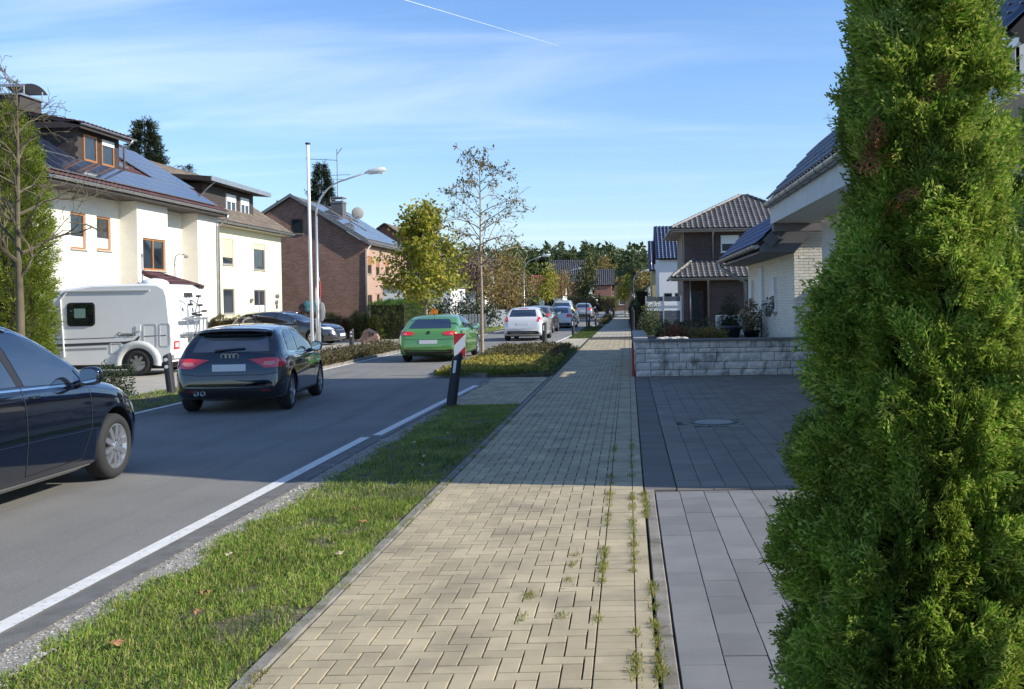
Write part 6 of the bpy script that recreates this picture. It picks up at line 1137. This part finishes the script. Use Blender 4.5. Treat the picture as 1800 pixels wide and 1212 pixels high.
# ---- right garden
shrub('garden_shrub',1.35,31,.75,.75,'dark leafy shrub behind the middle of the stone wall',M_dkshr,2600,.09,z0=.25); shrub('garden_shrub',2.15,30,.7,.8,'grey green shrub behind the stone wall left of the planter',M_leaf('grey_green_leaf',[(.09,.11,.06),(.06,.08,.04),(.12,.13,.07)],.2),2600,.08,z0=.3)
shrub('autumn_shrub',1.15,26,.45,.42,'low reddish autumn plant just behind the stone wall',M_leaf('red_autumn_leaf',[(.22,.07,.03),(.28,.14,.05),(.14,.05,.03)],.3),1300,.07,z0=.6); shrub('autumn_shrub',1.9,26,.5,.40,'low orange plant behind the stone wall left of the planter',M_russ,1500,.07,z0=.58); shrub('autumn_shrub',2.35,26.4,.3,.35,'yellow tufted plant behind the stone wall near the planter',M_yelc,800,.06,z0=.6)
put('raised_bed',[(.45,23.0,.74),(3.9,23.0,.74),(3.9,36,.45),(.45,36,.45)],[(0,1,2,3)],mat('garden_mulch',(.06,.05,.035)),None,(2,30,0),kind='structure')
def pot(x,y,z,r,h,m,lab,leafm=None,ph=.5,pr=.3,n=700,ls=.07):
    t=thing('flower_pot',lab,'plant pot',(x,y,z)); B().lathe([(0,0),(r*.75,0),(r*.95,h*.8),(r*1.05,h*.82),(r*1.05,h),(r*.9,h),(r*.88,h*.9),(0,h*.88)],(x,y,z),n=18).build('pot',m,t,True)
    if leafm:
        d=rdir(n); d[:,2]=abs(d[:,2]); q=RNG.random(n)**.5; V,F=leaves(np.stack([x+d[:,0]*pr*q,y+d[:,1]*pr*q,z+h+d[:,2]*ph*q],1),ls,.35,.5); put('plant',V,F,leafm,t)
M_pot=mat('slate_blue_pot',(.05,.06,.075),.5)
pot(2.85,28.5,.55,.32,.42,M_pot,'dark blue planter with a dark conifer against the brown brick house',M_dkshr,.9,.35,1500); pot(3.55,29.3,.45,.24,.35,mat('black_pot',(.02,.02,.02),.5),'black pot with dry stalks beside the white brick house',M_leaf('dry_stalk',[(.20,.15,.07),(.12,.13,.05),(.3,.2,.1)],.2),.95,.35,700,.12); pot(3.5,26.6,.5,.16,.2,mat('black_pot',(.02,.02,.02)),'small pot with a few leaves on the stone wall before the white brick corner',M_dkshr,.3,.2,60)
pot(3.78,27.45,1.22,.10,.14,mat('grey_pot',(.2,.2,.2),.6),'grey pot with a leafy plant on the sill of the white brick house',M_dkshr,.42,.22,160,.08)
t=thing('heat_pump','white framed outdoor heat pump with a round dark fan beside the white brick house','heat pump',(3.3,34.6,.2)); B().box(3.0,3.95,34.6,35.0,.25,1.15,.02).build('case',mat('pump_white',(.62,.62,.60),.5),t); disc(3.45,34.585,.7,.34,M_blk,'fan_grille',t,0)
for k in range(5): t=put('boulder',*ballmesh((.75+.14*k,24.2+.3*(k%2),.78),.09,8,6,(1.3,1,.6)),mat('pale_boulder',(.45,.43,.39),.9,var=(9,.2)),None,(.75+.14*k,24.2,.74)); tag(t,'pale round stone lying behind the near corner of the stone wall','stone','pale stones behind the wall')
shrub('evergreen_bush',.75,44,.5,1.15,'dark clipped bush where the footpath meets the first garden',M_dkshr,1800,.09); shrub('golden_bush',1.05,47,.6,1.5,'golden green bush behind the dark clipped bush',M_hedgey,1800,.10); shrub('evergreen_bush',1.45,43,.45,.8,'dark evergreen bush left of the privacy fence',M_dkshr,1200,.09)
hedge('hedge',.2,.5,60,90,0,1.5,'narrow dark hedge along the right of the distant footpath',M_dkshr,2600,1.8); hedge('hedge',.7,2.0,100,101,0,2.6,'tall green hedge beyond the privacy fence',M_hedgeg,700,2.6)
t=thing('garden_fence','dark wire garden fence along the footpath before the first bush','fence',(.2,44,0))
for k in range(9): B().tube([(.18,36+2.6*k,0),(.18,36+2.6*k,1.35)],.03,6).build('post',M_bol,t)
q=B()
for z in np.arange(.1,1.35,.12): q.tube([(.18,36,z),(.18,56.8,z)],.004,3,cap=False)
q.build('wire',M_bol,t)
blobcrown('shrub_tree',2.2,125,4,'brown autumn tree at the right end of the street',[(0,0,3.6,1.6,1.8)],900,.3,M_russ,trunk_r=.1)
# ================= far houses
def farhouse(lab,x0,x1,y0,y1,ze,zr,wm_,rm,axis='x',ops=(),over=.4):
    t=thing('far_house',lab,'house',((x0+x1)/2,y0,0)); ym=(y0+y1)/2; xm=(x0+x1)/2
    if axis=='x':
        wallp(t,'wall',(x0,y0,0),UX,NY,x1-x0,ze,ops,wm_); 
        for x,U_,N_,O_ in ((x0,(0,-1,0),NXm,(x0,y1,0)),(x1,UY,NX,(x1,y0,0))): wallp(t,'gable_wall',O_,U_,N_,y1-y0,ze,[],wm_,gable=[((y1-y0)/2,zr-.1)])
        for yy_,sg in ((y0-over,1),(y1+over,-1)): W=A3(0,sg*(ym-y0+over),zr-ze+.2); tile_roof(t,(x0-.3,yy_,ze-.2),UX,W,[(0,0),(x1-x0+.6,0),(x1-x0+.6,np.linalg.norm(W)),(0,np.linalg.norm(W))],rm,nmax=0)
    else:
        wallp(t,'gable_wall',(x0,y0,0),UX,NY,x1-x0,ze,ops,wm_,gable=[((x1-x0)/2,zr-.1)]); wallp(t,'wall',(x1,y0,0),UY,NX,y1-y0,ze,[],wm_); wallp(t,'wall',(x0,y1,0),(0,-1,0),NXm,y1-y0,ze,[],wm_)
        for xx,sg in ((x0-over,1),(x1+over,-1)): W=A3(sg*(xm-x0+over),0,zr-ze+.2); tile_roof(t,(xx,y0-.3,ze-.2),UY,W,[(0,0),(y1-y0+.6,0),(y1-y0+.6,np.linalg.norm(W)),(0,np.linalg.norm(W))],rm,nmax=0)
    for o in ops: win(t,(x0,y0,0),UX,NY,*o,M_white)
    return t
M_wr=mat('white_render',(.72,.72,.70)); M_torange=mat('orange_red_tile',(.25,.085,.055),.7,isl=.2,var=(2,.15)); M_brr=mat('red_brick_far',(.28,.13,.09),.9,var=(3,.2)); M_tdark=mat('dark_tile',(.035,.037,.045),.35,isl=.2)
farhouse('white house with an orange red roof in the distance',-15.2,-8.6,134,142,2.6,5.2,M_wr,M_torange,'x',[(1,2.2,.9,2.1),(4,5.4,.9,2.1)])
farhouse('dark roofed house behind the orange red roof',-12.5,-7.2,158,168,4.6,8.2,M_brr,M_tdark,'x'); farhouse('red brick house with a black tiled roof near the end of the street',-5.2,-2.6,150.5+6,166,4.2,6.6,M_brr,M_tdark,'x',[(.4,1.0,.9,2.4),(1.6,2.2,.9,2.4)],.2); farhouse('brown gable house right of the black tiled house',-2.4,.6,160,170,3.4,5.6,mat('brown_boards',(.14,.10,.075),.9,var=(4,.2)),M_tdark,'y',[(.9,1.9,.9,2.2)])
farhouse('white gable house beyond the privacy fence',1.6,5.5,112,120,2.4,4.6,M_wr,M_tbr,'y'); farhouse('brown roofed house with chimneys behind the brown brick house',-27,-17,92,104,5.2,9.0,M_brr,M_tbr,'y')
farhouse('low dark roofed house behind the trees on the left',-19,-12.5,88,96,3.0,5.6,M_wr,M_tdark,'x')
for k in range(6): t=thing('bike_stand','low bent steel bicycle stand beside the distant footpath','bicycle stand',(-1.9,98+3*k,0),0,'bicycle stands beside the distant footpath'); B().tube([(-2.1,98+3*k,0),(-2.1,98+3*k,.7),(-2.05,98+3*k,.8),(-1.6,98+3*k,.8),(-1.55,98+3*k,.7),(-1.55,98+3*k,0)],.035,6).build('hoop',M_bol,t)
# ================= cyclist
def skin(name,joints,edges,m,par):
    me=bpy.data.meshes.new(name); me.from_pydata([j[:3] for j in joints],edges,[]); o=bpy.data.objects.new(name,me); COL.objects.link(o); md=o.modifiers.new('s','SKIN'); o.modifiers.new('u','SUBSURF').levels=1
    for i,j in enumerate(joints): me.skin_vertices[0].data[i].radius=(j[3],j[3])
    me.skin_vertices[0].data[0].use_root=True; dg=bpy.context.evaluated_depsgraph_get(); nm=bpy.data.meshes.new_from_object(o.evaluated_get(dg)); bpy.data.objects.remove(o); nm.materials.clear(); nm.materials.append(m); nm.polygons.foreach_set('use_smooth',[True]*len(nm.polygons)); nm.name=name; return link(name,nm,par)
cx0,cy0=-3.35,106
t=thing('person','cyclist in black clothes and a pale helmet riding away along the road','person',(cx0,cy0,0),0,None,True)
J=[(0,0,.98,.15),(0,.08,1.2,.16),(0,.16,1.42,.15),(0,.2,1.54,.06),(-.19,.16,1.42,.075),(-.24,.32,1.2,.055),(-.25,.55,1.06,.045),(.19,.16,1.42,.075),(.24,.32,1.2,.055),(.25,.55,1.06,.045),(-.12,.02,.92,.11),(-.13,.28,.62,.075),(-.13,.12,.25,.05),(-.13,.22,.18,.045),(.12,.02,.92,.11),(.13,.20,.52,.075),(.13,.08,.14,.05),(.13,.18,.08,.045)]
skin('body',J,[(0,1),(1,2),(2,3),(2,4),(4,5),(5,6),(2,7),(7,8),(8,9),(0,10),(10,11),(11,12),(12,13),(0,14),(14,15),(15,16),(16,17)],mat('black_clothes',(.012,.012,.014),.8),t)
put('head',*ballmesh((0,.23,1.67),.105,12,9,(.85,1,1.15)),mat('skin_tone',(.45,.28,.2),.6),t,smooth=True); put('helmet',*ballmesh((0,.22,1.74),.135,12,8,(.85,1.1,.62)),mat('pale_helmet',(.7,.7,.68),.4),t,smooth=True)
t=thing('bicycle','dark bicycle ridden by the cyclist in black','bicycle',(cx0,cy0,0),0,None,True)
for nm,yw in (('wheel',-.45),('wheel',.62)):
    q=B(); q.tube([(0,yw+.33*math.cos(a),.34+.33*math.sin(a)) for a in np.linspace(0,6.283,25)],.02,6,cap=False)
    for k in range(10): a=6.283*k/10; q.tube([(0,yw,.34),(0,yw+.32*math.cos(a),.34+.32*math.sin(a))],.003,3)
    q.build(nm,M_rub,t)
B().tube([(0,-.45,.34),(0,0,.32),(0,-.12,.88)],.018,6).tube([(0,0,.32),(0,.45,.85),(0,-.10,.80)],.018,6).tube([(0,-.45,.34),(0,-.10,.78)],.012,6).tube([(0,.62,.34),(0,.45,.95)],.018,6).build('frame',M_blk,t); B().tube([(-.27,.42,1.02),(-.1,.5,1.03),(.1,.5,1.03),(.27,.42,1.02)],.014,6).build('handlebar',M_blk,t); put('saddle',*ballmesh((0,-.14,.91),.1,10,6,(.8,1.3,.4)),M_blk,t); B().box(-.05,.05,-.62,-.58,.55,.75).build('rear_lamp',M_redd,t)
# ================= contrail high in the sky
def rayat(px,py,z):
    x,y=px-1105,py-545.6; x,y=x-_ro*y,y+_ro*x; d=_f+_r*(x/1780)-_u*(y/1780); return Vector((0,0,CH))+d*((z-CH)/d.z)
a,b=rayat(560,-45,6000),rayat(982,81,6000); q=B(); q.tube([a.lerp(b,k/12) for k in range(13)],[6-.35*k for k in range(13)],6); ct=q.build('contrail',mat('contrail_vapour',(.8,.82,.85),1),None); tag(ct,kind='structure')
